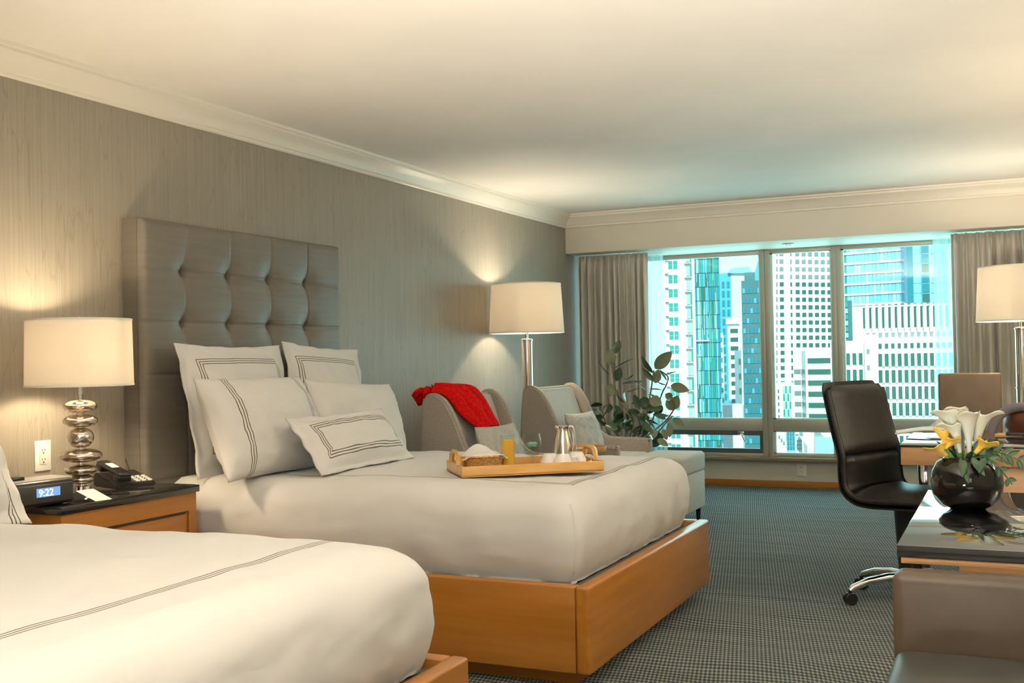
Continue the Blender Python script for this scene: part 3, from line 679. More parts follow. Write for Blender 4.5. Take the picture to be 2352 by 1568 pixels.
# ================================================================= ARMCHAIRS
def armchair(x, y, label):
    "front edge at local x=0, facing +x"
    t = thing('armchair', label, 'armchair', (x, y, 0), 'taupe slope-arm armchairs')
    W2 = .40
    prof = [(0, .17), (0, .545), (-.015, .575), (-.05, .585), (-.29, .592), (-.35, .602), (-.40, .637), (-.437, .70), (-.472, .79), (-.512, .88), (-.558, .952), (-.605, .99), (-.645, 1.003), (-.682, .992), (-.705, .95), (-.722, .78), (-.735, .50), (-.74, .17)]
    top = [tuple(p)[:2] for p in [(q.x, q.y) for q in spline([(a, b, 0) for a, b in prof], 4)]]
    for s_ in (-1, 1):
        bm = bmesh.new(); y0_, y1_ = (s_*W2, s_*(W2-.06)) if s_ < 0 else (s_*(W2-.06), s_*W2)
        prism(bm, top, min(y0_, y1_), max(y0_, y1_), 'y')
        bmesh.ops.recalc_face_normals(bm, faces=bm.faces)
        es = [e for e in bm.edges if len(e.link_faces) == 2 and e.calc_face_angle(0) > 1.2]
        bmesh.ops.bevel(bm, geom=es, offset=.012, segments=3, affect='EDGES')
        from_bm('arm_panel', bm, M['chair_fabric'], t, True, 50, False)
    def wc(a, b, lo=0): return a
    bm = bmesh.new(); prism(bm, [(-.725, .20), (-.62, .20), (-.62, .96), (-.64, .985), (-.67, .985), (-.695, .95), (-.712, .78)], -W2+.06, W2-.06, 'y')
    from_bm('back_shell', bm, M['chair_fabric'], t, False, None, False)
    lb('seat_base', -.70, -.02, -W2+.062, W2-.062, .17, .34, m=M['chair_fabric'], parent=t, bev=.01)
    lb('seat_cushion', -.58, -.005, -W2+.064, W2-.064, .34, .49, m=M['pale_fabric'], parent=t, bev=.035, seg=4)
    bm = bmesh.new(); prism(bm, [(-.67, .47), (-.45, .47), (-.47, .56), (-.60, .955), (-.615, .98), (-.645, .985), (-.68, .9)], -W2+.066, W2-.066, 'y')
    bmesh.ops.bevel(bm, geom=bm.edges[:], offset=.018, segments=3, affect='EDGES'); from_bm('back_cushion', bm, M['pale_fabric'], t, True, 50, False)
    for sx_, sy_ in ((-.06, 1), (-.06, -1), (-.68, 1), (-.68, -1)):
        bm = bmesh.new(); add_lathe(bm, [(.014, 0), (.024, .175)], (sx_, sy_*(W2-.05), 0), 12); from_bm('leg', bm, M['pen_cup'], t, True, 50, False)
    return t
ac2 = armchair(-2.43, 7.36, 'taupe slope-arm armchair nearest the window, pale cushion against its back')
ac1 = copy_tree(ac2, 'taupe slope-arm armchair beside the bed with the red throw over it', (-2.43, 5.93, 0))
def small_cushion(label, c, U, V, w_, seed):
    return pillow(label, c, U, V, w_, w_*.78, .13, M['pale_fabric'], seed, 0, 'small grey armchair cushions')
small_cushion('pale grey cushion in the armchair nearest the window', (-2.78, 7.27, .635), (0.1, 1, .0), (-.32, 0, 1), .44, 21)
small_cushion('pale grey cushion in the armchair under the red throw', (-2.78, 5.86, .635), (0.1, 1, .0), (-.32, 0, 1), .44, 23)
# ottoman
ot = thing('ottoman', 'pale upholstered ottoman in front of the armchair nearest the window', 'ottoman', (-2.2, 7.40, 0))
ox0, ox1, oy0, oy1 = -2.40, -2.02, 7.08, 7.72
box('cushion', ox0, ox1, oy0, oy1, .36, .50, M['pale_fabric'], ot, .03, 4)
box('upholstered_base', ox0+.006, ox1-.006, oy0+.006, oy1-.006, .10, .365, M['pale_fabric'], ot, .012)
for a in (ox0+.05, ox1-.05):
    for b in (oy0+.05, oy1-.05): tube('leg', [(a, b, 0), (a, b, .11)], [.014, .02], M['black_plastic'], ot, 10)
# round tray table
rt_c = at(1338, 1018, 6.62); 
tt = thing('side_table', 'small round side table with a raised rim between the armchairs', 'side table', (rt_c.x-.02, 6.62, 0))
tx = rt_c.x-.02
lathe('table_top', [(0, .575), (.17, .575), (.175, .58), (.175, .612), (.168, .612), (.165, .587), (0, .587)], (tx, 6.62, 0), M['tray_wood'], tt, 48)
lathe('pedestal', [(.13, 0), (.13, .012), (.02, .02), (.018, .58), (.05, .586)], (tx, 6.62, 0), M['chrome'], tt, 32)
mg = box('magazine', tx-.09, tx+.10, 6.56, 6.68, .5875, .597, M['paper'], None, .001); tag(mg, 'white magazine on the small round side table', 'magazine')
# red throw: surface over the chair back, thick folds
def atx(px, py, X):
    d = FW + RT*((px-1176)/FPX) - UP*((py-784)/FPX); return EYE+d*(X/d.x)
keys = [(atx(a, b, c_), atx(d_, e_, c_)) for a, b, d_, e_, c_ in ((964, 930, 950, 914, -3.19), (972, 910, 966, 898, -3.15), (998, 902, 1022, 893, -3.09), (1026, 915, 1078, 893, -3.03), (1050, 945, 1108, 918, -2.98), (1075, 972, 1126, 950, -2.935), (1098, 988, 1143, 980, -2.895), (1112, 990, 1146, 992, -2.87))]
A_ = spline([k[0] for k in keys], 8); B_ = spline([k[1] for k in keys], 8)
def throw_fn(u, v):
    k = u*(len(A_)-1); i = int(min(k, len(A_)-1.001)); f = k-i
    a = A_[i].lerp(A_[i+1], f); b = B_[i].lerp(B_[i+1], f)
    p_ = a.lerp(b, v)
    tang = (A_[min(i+2, len(A_)-1)]-A_[max(i-1, 0)]).normalized(); nn = tang.cross((b-a).normalized())
    if nn.x < 0 or nn.z < -.3: nn = -nn
    bump = .022*abs(math.sin(v*math.pi*2.5+u*1.2))+.012*fbm(u*3, v*4, 3)
    edge_ = max(0, 1-4*min(v, 1-v))**2
    return p_+nn*(bump+.012-.02*edge_)
th = grid('throw', 90, 46, throw_fn, M['red'], None, .028)
tag(th, 'bright red fleece throw draped over the back of the armchair beside the bed', 'throw')
# ================================================================= RUBBER PLANT
PX, PY = -2.95, 8.42
pl = thing('rubber_plant', 'tall rubber plant with broad leaves behind the armchair, in front of the window', 'plant', (PX, PY, 0))
lathe('pot', [(.12, 0), (.15, .02), (.19, .34), (.20, .36), (.185, .36), (.18, .33)], (PX, PY, 0), M['pot'], pl)
lathe('soil', [(0, .33), (.18, .33)], (PX, PY, 0), M['soil'], pl, 32, False)
def leaf_mesh(nm, base, tip, wd, side, mt, parent, fold=.25, bend=.1):
    base, tip = Vector(base), Vector(tip); ax = tip-base; ln = ax.length; ax.normalize()
    side = Vector(side); side = (side-ax*side.dot(ax)).normalized(); nn = ax.cross(side)
    n = 9; vs, fs = [], []
    for i in range(n+1):
        t = i/n; wv = wd/2*math.sin(math.pi*min(1, t**.85))**.75 if 0 < t < 1 else .0008
        c_ = base+ax*ln*t-nn*bend*ln*(t-.5)**2
        for k in (-1, -.5, 0, .5, 1): vs.append(c_+side*wv*k+nn*abs(k)*wv*fold)
    for i in range(n):
        for k in range(4): a = i*5+k; fs.append((a, a+1, a+6, a+5))
    return mesh(nm, vs, fs, mt, parent, True)
# (base px, tip px, width in m, dy, tilt of blade towards viewer, pale?)
LV = [(1405,838,1400,800,.075,0,1,1),(1408,812,1425,782,.06,.05,1,0),(1400,862,1374,830,.02,-.05,.2,0),(1410,845,1455,822,.022,.05,.25,0),(1415,875,1425,843,.06,0,1,0),
(1405,910,1402,880,.065,.05,1,1),(1430,868,1462,880,.02,0,.2,0),(1428,880,1478,875,.03,.1,.4,0),(1462,880,1492,902,.018,.0,.2,0),(1500,857,1472,817,.05,0,.45,0),
(1504,847,1543,807,.085,0,1,1),(1502,875,1475,845,.04,.05,.7,0),(1505,880,1512,848,.06,.0,1,1),(1515,852,1533,875,.025,0,.4,0),(1524,862,1556,852,.022,.05,.3,1),
(1530,884,1507,876,.02,0,.3,0),(1490,893,1523,895,.022,.05,.3,0),(1540,885,1583,897,.065,0,.9,1),(1528,905,1545,915,.05,.05,.9,1),(1542,940,1558,908,.075,0,1,1),
(1545,942,1530,918,.05,.04,.8,1),(1493,915,1520,928,.075,0,1,1),(1470,915,1495,935,.07,-.05,.9,0),(1488,905,1520,918,.03,.1,.3,0),(1545,960,1572,980,.05,0,.8,1),
(1538,970,1538,1005,.045,0,.9,1),(1535,955,1510,950,.03,0,.5,1),(1522,985,1532,1010,.045,0,.9,1),(1510,1008,1535,1024,.045,0,.8,1),(1500,985,1505,1005,.05,0,.9,1),
(1412,930,1428,952,.04,0,.6,0),(1420,940,1415,965,.055,0,.9,0),(1395,940,1382,960,.02,0,.3,0),(1385,955,1362,965,.05,.05,.8,0),(1480,960,1505,985,.035,0,.4,0),
(1450,925,1500,930,.04,.1,.5,0),(1485,935,1522,938,.06,.1,.8,0),(1440,945,1475,958,.07,0,.9,0),(1455,950,1470,985,.06,0,.9,0),(1405,965,1445,975,.06,0,.8,0),
(1430,960,1400,985,.05,0,.8,0),(1470,940,1455,905,.05,.1,.7,0),(1500,950,1530,962,.05,.05,.5,0),(1470,965,1500,995,.05,0,.7,0),(1435,925,1415,905,.03,0,.4,0),
(1440,900,1470,892,.02,.05,.3,0),(1455,860,1440,870,.02,0,.3,0),(1520,930,1505,955,.05,.05,.7,0),(1390,975,1420,985,.06,0,.8,0),(1490,970,1480,1000,.05,0,.8,0)]
rnd = random.Random(5)
for (bx, by, tx_, ty_, wd, dy, face, pale) in LV:
    Y_ = PY-.05+rnd.uniform(-.14, .14)
    b_ = at(bx, by, Y_); t_ = at(tx_, ty_, Y_+dy)
    ax = (t_-b_).normalized(); vd = (b_-EYE).normalized()
    inpl = ax.cross(vd).normalized()
    side = (inpl*face+vd*(1-face)).normalized()
    leaf_mesh('leaf', b_, t_, wd*1.25, side, M['leaf_pale'] if pale else M['leaf'], pl)
for k in range(46):   # inner foliage
    a = rnd.uniform(0, 2*math.pi); r_ = rnd.uniform(.02, .22); z_ = .42+rnd.random()**1.5*.40
    b_ = Vector((PX+.10+r_*math.cos(a), PY+.6*r_*math.sin(a), z_))
    t_ = b_+Vector((math.cos(a)*rnd.uniform(.06, .14), math.sin(a)*.08, rnd.uniform(-.06, .08)))
    leaf_mesh('leaf', b_, t_, rnd.uniform(.05, .08), Vector((rnd.uniform(-1, 1), rnd.uniform(-1, 1), rnd.uniform(-1, 1))), M['leaf'], pl)
for pts in ([(1440, 1010), (1432, 945), (1416, 900), (1408, 860), (1404, 830)], [(1445, 1010), (1455, 960), (1430, 930), (1418, 895)], [(1470, 1010), (1488, 940), (1496, 890), (1502, 850)],
            [(1475, 1010), (1500, 990), (1530, 965), (1550, 935), (1546, 920)], [(1490, 930), (1520, 905), (1530, 885), (1534, 865), (1515, 850)], [(1505, 1000), (1535, 965), (1545, 955)],
            [(1435, 1010), (1395, 975), (1385, 940), (1400, 925)]):
    P3 = [at(a, b, PY-.03) for a, b in pts]; P3[0].z = min(P3[0].z, .6)
    tube('branch', spline(P3, 5), .006, M['stem'], pl, 6)
for k in range(4): tube('trunk', spline([(PX+.03*k-.04, PY, .32), (PX+.05*k-.04, PY, .48), (PX+.10*k-.08, PY-.02, .62)], 5), .010, M['stem'], pl, 8)
# ================================================================= DESK (far) AND CONSOLE (near)
dk = thing('desk', 'wooden desk with a reflective glass top beneath the right curtain', 'desk', (.5, 5.7, 0))
dx0, dx1, dy0, dy1 = -.466, 1.30, 5.312, 6.12
box('glass_top', dx0-.004, dx1, dy0-.004, dy1, .752, .762, M['black_glass'], dk, .001)
box('apron', dx0, dx1-.01, dy0, dy1-.01, .668, .7515, M['desk_wood'], dk, .003)
box('pedestal', dx0+.24, dx0+.66, dy0+.02, dy1-.03, .0, .6675, M['desk_wood'], dk, .003)
box('modesty_panel', dx0+.66, dx1-.04, dy0+.03, dy0+.05, .10, .6675, M['desk_wood'], dk, .002)
box('end_panel', dx1-.05, dx1-.01, dy0+.02, dy1-.03, 0, .6675, M['desk_wood'], dk, .002)
box('leg', dx0+.02, dx0+.07, dy1-.08, dy1-.03, 0, .6675, M['chrome'], dk, .002)
cs = thing('console_table', 'console with a black mirror-like top in the right foreground under the flower vase', 'console', (.6, 3.1, 0))
cx0, cx1, cy0, cy1 = -.240, 1.50, 2.583, 3.63
box('mirror_top', cx0, cx1, cy0, cy1, .733, .760, M['black_glass'], cs, .0015)
box('wood_apron', cx0+.008, cx1-.01, cy0+.004, cy1-.01, .7185, .7325, M['desk_wood'], cs, .002)
for a in (cx0+.35, cx1-.08):
    for b in (cy0+.30, cy1-.08): box('leg', a, a+.05, b, b+.05, 0, .718, M['desk_wood'], cs, .002)
# low leather chair under the console
M['front_leather'] = noisy(mat('umber_leather', (.15, .1, .07), .4), (.08, .056, .038), (.10, .072, .048), (8, 8, 8), bump=.1, dist=.002)
lc = thing('leather_chair', 'low taupe leather chair with dark seat in the bottom right corner', 'chair', (.05, 2.3, 0))
bm = bmesh.new(); add_box(bm, -.243, .34, 2.475, 2.565, .40, .7175, .024, 4); from_bm('backrest', bm, M['front_leather'], lc, True, 50)
bm = bmesh.new(); add_box(bm, -.238, .335, 1.93, 2.47, .42, .560, .03, 4); from_bm('seat', bm, M['dark_leather'], lc, True, 50)
for a in (-.21, .30):
    for b in (1.97, 2.51): box('leg', a, a+.03, b-.015, b+.015, 0, .41, M['desk_wood'], lc, .002)
# tan chair behind the desk
tch = thing('side_chair', 'tan leather side chair behind the desk, only its backrest showing', 'chair', (-.22, 7.75, 0))
mt = Matrix.Translation((-.445, 7.95, .485)) @ Matrix.Rotation(R(-3), 4, 'X')
box('backrest', 0, .40, 0, .05, 0, .555, M['brown_leather'], tch, .018, 4, mt)
box('seat', -.44, -.05, 7.50, 7.93, .42, .49, M['brown_leather'], tch, .02, 3)
for a in (-.42, -.09):
    for b in (7.53, 7.92): box('leg', a, a+.035, b-.016, b+.016, 0, .425, M['desk_wood'], tch, .002)
# things on the desk
mgz = grid('magazine', 14, 6, lambda u, v: (-.56+.34*u, 5.80+.24*v, .775+.030*math.sin(math.pi*u)**2*.5+.014*u), M['paper'], None, .008)
tag(mgz, 'open magazine lying on the left end of the desk', 'magazine')
fo = thing('folded_brochure', 'pale blue brochure standing half open on the desk behind the magazine', 'brochure', (-.38, 6.07, .762))
mesh('cover', [(-.42, 6.05, .765), (-.30, 6.08, .765), (-.27, 6.08, .86), (-.34, 6.06, .84)], [(0, 1, 2, 3)], M['paper'], fo).modifiers.new('t', 'SOLIDIFY').thickness = .002
pp = box('paper_sheet', -.06, .16, 5.98, 6.10, .7625, .766, M['paper'], None); tag(pp, 'white paper sheet on the desk in front of the brown bag', 'paper')
bk = box('wooden_ruler_box', -.07, .45, 5.86, 5.90, .7625, .778, M['tray_wood'], None, .002); tag(bk, 'long honey wood pen tray lying across the desk', 'tray')
pn = thing('desk_stationery', 'small dark stapler on the desk at the right edge', 'stapler', (.02, 5.78, .7625))
box('stapler_base', -.02, .12, 5.76, 5.80, .7625, .770, M['black_plastic'], pn, .002)
box('stapler_arm', -.02, .11, 5.765, 5.795, .776, .792, M['black_plastic'], pn, .004)
bg_ = thing('handbag', 'glossy brown bag with a grey ribbon at the right end of the desk', 'bag', (.10, 6.25, .762))
lathe('bag_body', [(0, 0), (.15, .0), (.17, .04), (.165, .11), (.12, .155), (0, .165)], (.14, 5.985+.0, .7665), M['bag'], bg_, 32)
tube('ribbon', spline([(-.09, 5.90, .785), (-.06, 5.89, .85), (-.0, 5.88, .90), (.10, 5.84, .915), (.22, 5.86, .91)], 6), .024, M['ribbon'], bg_, 10)
# ================================================================= OFFICE CHAIR
oc = thing('office_chair', 'black leather swivel chair with chrome star base turned towards the desk', 'office chair', (-.45, 5.50, 0), rz=R(-26))
# profile in local x (forward)/z, swept across y
pr = [(-.285, 1.055), (-.258, .93), (-.225, .80), (-.195, .70), (-.192, .62), (-.18, .545), (-.13, .505), (-.05, .495), (.07, .50), (.20, .505), (.245, .495)]
S_ = spline([(a, 0, b) for a, b in pr], 6)
def strip(name, S, w0, w1, off, th_, m, parent, crown=.02, ends=1):
    bm = bmesh.new(); n = len(S); nw = 10; F, Bk = [], []
    for i, p_ in enumerate(S):
        tg = (S[min(i+1, n-1)]-S[max(i-1, 0)]).normalized(); nn = Vector((tg.z, 0, -tg.x)) * -1
        e = min(i, n-1-i)/2.0; ef = min(1, e)**.5 if ends else 1
        fr, bk_ = [], []
        for k in range(nw+1):
            v_ = k/nw*2-1; w_ = (w0+(w1-w0)*i/(n-1))*(.90+.10*min(1, min(i, n-1-i)/1.6)**.5)
            q = p_+Vector((0, v_*w_/2, 0)); cz_ = (1-abs(v_)**4)
            fr.append(bm.verts.new(q+nn*(off+th_*(.25+.75*cz_*ef)))); bk_.append(bm.verts.new(q+nn*off))
        F.append(fr); Bk.append(bk_)
    for i in range(n-1):
        for k in range(nw):
            bm.faces.new((F[i][k], F[i][k+1], F[i+1][k+1], F[i+1][k])); bm.faces.new((Bk[i][k], Bk[i+1][k], Bk[i+1][k+1], Bk[i][k+1]))
        bm.faces.new((F[i][0], F[i+1][0], Bk[i+1][0], Bk[i][0])); bm.faces.new((F[i][nw], Bk[i][nw], Bk[i+1][nw], F[i+1][nw]))
    for k in range(nw):
        bm.faces.new((F[0][k], Bk[0][k], Bk[0][k+1], F[0][k+1])); bm.faces.new((F[-1][k], F[-1][k+1], Bk[-1][k+1], Bk[-1][k]))
    return from_bm(name, bm, m, parent, True, 60, False)
n_ = len(S_)
strip('shell', S_, .47, .52, -.035, .03, M['black_leather'], oc, ends=0)
i1 = int(n_*.30); i2 = int(n_*.52)
strip('upper_back_pad', S_[1:i1+1], .45, .47, -.004, .045, M['black_leather'], oc)
strip('lower_back_pad', S_[i1:i2+3], .47, .48, -.004, .045, M['black_leather'], oc)
strip('seat_pad', S_[i2+2:], .48, .50, -.004, .055, M['black_leather'], oc)
for s_ in (-1, 1):
    tube('edge_piping', [p_+Vector((0, s_*(.235+.025*i/n_), 0)) for i, p_ in enumerate(S_)][2:-1], .014, M['black_leather'], oc, 8, False)
bm = bmesh.new(); add_lathe(bm, [(.030, .09), (.052, .12), (.062, .30), (.070, .44), (.09, .465), (.10, .47)], (0, 0, 0), 24)
from_bm('gas_column', bm, M['black_plastic'], oc, True, 50, False)
for k in range(5):
    a = R(169+72*k); dv = Vector((math.cos(a), math.sin(a), 0))
    bm = bmesh.new(); add_tube(bm, [dv*.03+Vector((0, 0, .115)), dv*.12+Vector((0, 0, .118)), dv*.22+Vector((0, 0, .105)), dv*.30+Vector((0, 0, .078)), dv*.315+Vector((0, 0, .065))], [.024, .021, .018, .016, .012], 10)
    lg = from_bm('base_arm', bm, M['chrome'], oc, True, 50, False)
    bm = bmesh.new(); pv = dv*.315; sd = Vector((-dv.y, dv.x, 0))
    for s_ in (-1, 1):
        q = pv+sd*s_*.014+Vector((0, 0, .028)); add_tube(bm, [q-sd*.008, q+sd*.008], .028, 18)
    add_tube(bm, [pv+Vector((0, 0, .03)), pv+Vector((0, 0, .068))], .010, 8)
    from_bm('caster', bm, M['black_plastic'], lg, True, 40, False)
# ================================================================= VASE AND FLOWERS
VX, VY, VZ = -.112, 3.24, .760
M['vase'] = mat('black_glaze', (.008, .007, .006), .04)
va = thing('vase', 'round glossy black vase on the mirror-like console', 'vase', (VX, VY, VZ))
lathe('vase_body', [(0, 0), (.045, 0), (.069, .012), (.089, .040), (.0945, .072), (.090, .104), (.078, .128), (.058, .140), (.056, .143), (.053, .141), (.070, .120), (.080, .09), (0, .03)], (VX, VY, VZ), M['vase'], va, 64)
fl = thing('flower_arrangement', 'white callas with yellow blooms and dark fronds in the black vase', 'flowers', (VX, VY, VZ+.12))
def calla(base, mouth, r, lip, seed, mt, parent, stem_from, tf=1.0):
    base, mouth, lip = Vector(base), Vector(mouth), Vector(lip)
    S = spline([base, base.lerp(mouth, .5)+Vector((.002, 0, 0)), mouth], 8)
    bm = bmesh.new(); n = 28; rings = []
    ns_ = len(S)
    for i, p_ in enumerate(S):
        t = i/(ns_-1); rr = r*(.16+.84*t**1.7)
        ax = (S[min(i+1, ns_-1)]-S[max(i-1, 0)]).normalized()
        ld = (lip-ax*lip.dot(ax)).normalized(); sd = ax.cross(ld)
        ring = []
        for k in range(n+1):
            th_ = (k/n*2-1)*math.pi*1.0
            fl_ = max(0, math.cos(th_))
            g = rr*(1+.55*tf*t**5*fl_**2+(.06*t if k == n else 0))
            q = p_+ld*math.cos(th_)*g+sd*math.sin(th_)*g*(1+.1*t)
            q += ax*(r*.9*t**4*(fl_**2-.35))+ld*(r*.7*tf*t**7*fl_)-ax*(r*.5*tf*t**9*fl_**4)
            q += ax*.004*math.sin(th_*5+seed)*t**6
            ring.append(bm.verts.new(q))
        rings.append(ring)
    for a, b in zip(rings, rings[1:]):
        for k in range(n): bm.faces.new((a[k], a[k+1], b[k+1], b[k]))
    o = from_bm('calla_bloom', bm, mt, parent, True)
    md = o.modifiers.new('t', 'SOLIDIFY'); md.thickness = .0016
    tube('spadix', [base.lerp(mouth, .45), base.lerp(mouth, .9)], [.004, .003], M['yellow_flower'], o, 8)
    tube('stem', spline([stem_from, Vector(stem_from).lerp(base, .5), base], 5), [.005]*10+[.006], M['flower_stem'], parent, 8)
    return o
st = Vector((VX, VY, VZ+.09))
def vp(px, py, dy=0): return at(px, py, VY+dy)
for (bp, mp_, r, lp, dy, sd) in (((2198, 1030), (2176, 938), .026, (-.5, -.55, .3), -.02, 1), ((2212, 1035), (2196, 934), .027, (-.2, -.9, .2), .02, 2),
                                 ((2226, 1040), (2220, 946), .027, (.2, -.95, .1), -.03, 3), ((2240, 1035), (2250, 943), .029, (.95, -.2, -.15), .0, 4), ((2205, 1040), (2188, 968), .021, (-.9, -.3, -.1), -.045, 5)):
    calla(vp(*bp, dy), vp(*mp_, dy), r, lp, sd, M['calla'], fl, st+Vector((random.uniform(-.02, .02), random.uniform(-.02, .02), 0)))
for (bp, mp_, r, lp, dy, sd) in (((2178, 1045), (2163, 985), .019, (-.6, -.5, 0), -.04, 6), ((2180, 1050), (2152, 1018), .030, (-.9, -.4, -.5), -.03, 7), ((2172, 1030), (2188, 1008), .020, (.5, -.8, -.3), -.05, 8), ((2240, 1040), (2268, 1010), .026, (.7, -.6, -.4), -.03, 9)):
    calla(vp(*bp, dy), vp(*mp_, dy), r, lp, sd, M['yellow_flower'], fl, st, .25)
def frond(pts, n, ln, wd, dy=0):
    S = spline([vp(a, b, dy) for a, b in pts], 6)
    tube('frond_stem', S, .0022, M['green_leaf'], fl, 6)
    for i in range(n):
        k = int((i+.7)/n*(len(S)-1)); p_ = S[k]; tg = (S[min(k+1, len(S)-1)]-S[k-1]).normalized()
        for s_ in (-1, 1):
            sd = tg.cross(Vector((0, -1, 0)))*s_; q = p_+(tg*.75+sd*.75).normalized()*ln*(1-.35*i/n)
            leaf_mesh('frond_leaflet', p_, q, wd, Vector((sd.z, .3, -sd.x)) if False else tg.cross(Vector((0, 1, 0)))+tg*.2, M['green_leaf'], fl)
frond([(2230, 1050), (2262, 1036), (2300, 1040), (2345, 1058)], 7, .045, .014, -.03)
frond([(2235, 1052), (2265, 1050), (2295, 1075), (2325, 1112)], 4, .030, .013, -.05)
frond([(2215, 1052), (2235, 1046), (2262, 1030), (2290, 1022)], 5, .035, .014, .01)
for k in range(34):
    a = random.uniform(0, 6.28); b_ = Vector((VX+.02*math.cos(a), VY+.02*math.sin(a), VZ+.125))
    q = b_+Vector((math.cos(a)*random.uniform(.02, .065), math.sin(a)*.05, random.uniform(.0, .06)))
    leaf_mesh('leaf', b_, q, random.uniform(.010, .02), (random.uniform(-1, 1), random.uniform(-1, 1), random.uniform(-1, 1)), M['green_leaf'], fl)
for (a, b, c_, d_) in ((2232, 1050, 2262, 1092), (2262, 1050, 2248, 1085), (2205, 1052, 2225, 1110), (2215, 1055, 2210, 1095)):
    leaf_mesh('drooping_leaf', vp(a, b, -.075), vp(c_, d_, -.105), .020, (1, 0, .2), M['green_leaf'], fl)
# ================================================================= BREAKFAST TRAY
TZ = .716
def tp(px, py, z):   # point on the plane z seen at a photograph position
    d = FW + RT*((px-1176)/FPX) - UP*((py-784)/FPX); return EYE+d*((z-EYE.z)/d.z)
c0 = Vector((-2.035, 3.905, TZ)); ux = (Vector((-1.560, 4.29, TZ))-c0); ux.z = 0; TL_ = ux.length; ux.normalize(); uy = Vector((-ux.y, ux.x, 0)); TW_ = .335
tr = thing('breakfast_tray', 'honey wood breakfast tray with cut-out handles lying on the duvet', 'tray', (c0.x, c0.y, TZ), rz=math.atan2(ux.y, ux.x))
lb('tray_bottom', 0, TL_, 0, TW_, 0, .008, m=M['tray_wood'], parent=tr)
lb('long_side', 0, TL_, 0, .011, 0, .044, m=M['tray_wood'], parent=tr, bev=.002)
lb('long_side', 0, TL_, TW_-.011, TW_, 0, .044, m=M['tray_wood'], parent=tr, bev=.002)
for xs in (0.0, TL_-.012):
    bm = bmesh.new()
    add_box(bm, xs, xs+.012, .0115, TW_-.0115, 0, .044)
    hw = TW_/2
    add_tube(bm, [(xs+.006, hw-.085, .04), (xs+.006, hw-.065, .080), (xs+.006, hw-.045, .090), (xs+.006, hw+.045, .090), (xs+.006, hw+.065, .080), (xs+.006, hw+.085, .04)], .012, 4)
    from_bm('end_handle', bm, M['tray_wood'], tr, True, 40, False)
def tw(a, b, z=0): q = c0+ux*a+uy*b; return Vector((q.x, q.y, TZ+.008+z))
# basket with napkin and bread
bc = tw(.115, .12, .0)
bs = thing('bread_basket', 'oval wicker bread basket at the left end of the tray', 'basket', bc, rz=math.atan2(ux.y, ux.x)+.1)
bm = bmesh.new(); add_lathe(bm, [(.045, 0), (.062, .024), (.076, .062), (.080, .067), (.077, .062), (.060, .024), (.04, .006), (0, .006)], (0, 0, 0), 40, True, 1.2, .8); from_bm('wicker_bowl', bm, M['basket'], bs, True, 60, False)
bm = bmesh.new(); add_tube(bm, [(.096*math.cos(a*math.pi/16), .064*math.sin(a*math.pi/16), .067) for a in range(33)], .005, 8, False); from_bm('rim', bm, M['basket'], bs, True, None, False)
nk = grid('napkin', 26, 20, lambda u, v: bc+ux*((u-.5)*.19)+uy*((v-.5)*.13+.01)+Vector((0, 0, .068+.048*math.exp(-((u-.45)**2*14+(v-.6)**2*9))+.010*fbm(u*4, v*4, 2)-.03*max(0, abs(u-.5)-.4)*4)), M['linen'], None, .004)
tag(nk, 'white cloth napkin heaped in the bread basket', 'napkin')
for k, (a, b) in enumerate(((.075, .045), (.16, .05), (.195, .035))):
    q = tw(a, b+.02, 0); q2 = q
def roll(name, q, r, mt, label, cat, grp=None):
    o = lathe(name, disc(r, r*.6), (0, 0, 0), mt, None, 20); o.location = q+Vector((0, 0, r*.6)); o.scale = (1.3, 1, 1); return tag(o, label, cat, grp)
roll('croissant', tw(.05, .25, .0), .028, M['bread'], 'brown bread roll behind the bread basket, left end of tray', 'bread')
roll('pastry', tw(.215, .04, .0), .026, M['pastry_dark'], 'dark glazed pastry at the foot of the juice glass', 'pastry')
roll('pastry', tw(.03, .13, .0), .020, M['pastry_dark'], 'dark pastry against the left handle of the tray', 'pastry')
for k in range(3):
    o = lathe('orange_slice', [(0, 0), (.022, 0), (.022, .008), (0, .008)], (0, 0, 0), M['orange'], None, 24); o.location = tw(.30+.028*k, .045, .001+.009*(k % 2))
    tag(o, ['leftmost orange slice on the tray, nearest the juice glass', 'middle orange slice on the tray', 'rightmost orange slice on the tray, nearest the white cups'][k], 'orange slice', 'orange slices on the tray')
# juice
jc = tp(1170, 1068, TZ+.008)
jc = tw(.228, .135)
jg = thing('juice_glass', 'tall glass of orange juice on the breakfast tray', 'glass', jc)
lathe('tumbler', [(.029, 0), (.033, .148), (.031, .148), (.027, .006), (0, .006)], jc, M['clear_glass'], jg, 40)
lathe('orange_juice', [(0, .007), (.0268, .007), (.0304, .128), (0, .130)], jc, M['juice'], jg, 40)
# goblet
gc = tw(.355, .205)
gg = thing('water_goblet', 'footed glass of iced water behind the white cups', 'glass', gc)
lathe('goblet_bowl', [(.030, 0), (.030, .003), (.006, .008), (.006, .035), (.028, .052), (.042, .080), (.040, .115), (.034, .147), (.033, .147), (.038, .115), (.040, .080), (.024, .055), (0, .046)], gc, M['clear_glass'], gg, 40)
lathe('water', [(0, .048), (.025, .057), (.0385, .082), (.037, .100), (0, .101)], gc, glassy('water', (.92, .95, .94), .05), gg, 32)
for k in range(3):
    q = gc+Vector((.012*math.cos(k*2.1), .012*math.sin(k*2.1), .100)); mt = Matrix.Translation(q) @ Matrix.Rotation(k*1.1+.3, 4, (1, .5, .3))
    box('ice_cube', -.009, .009, -.009, .009, -.009, .009, M['sheer'], gg, .003, 2, mt)
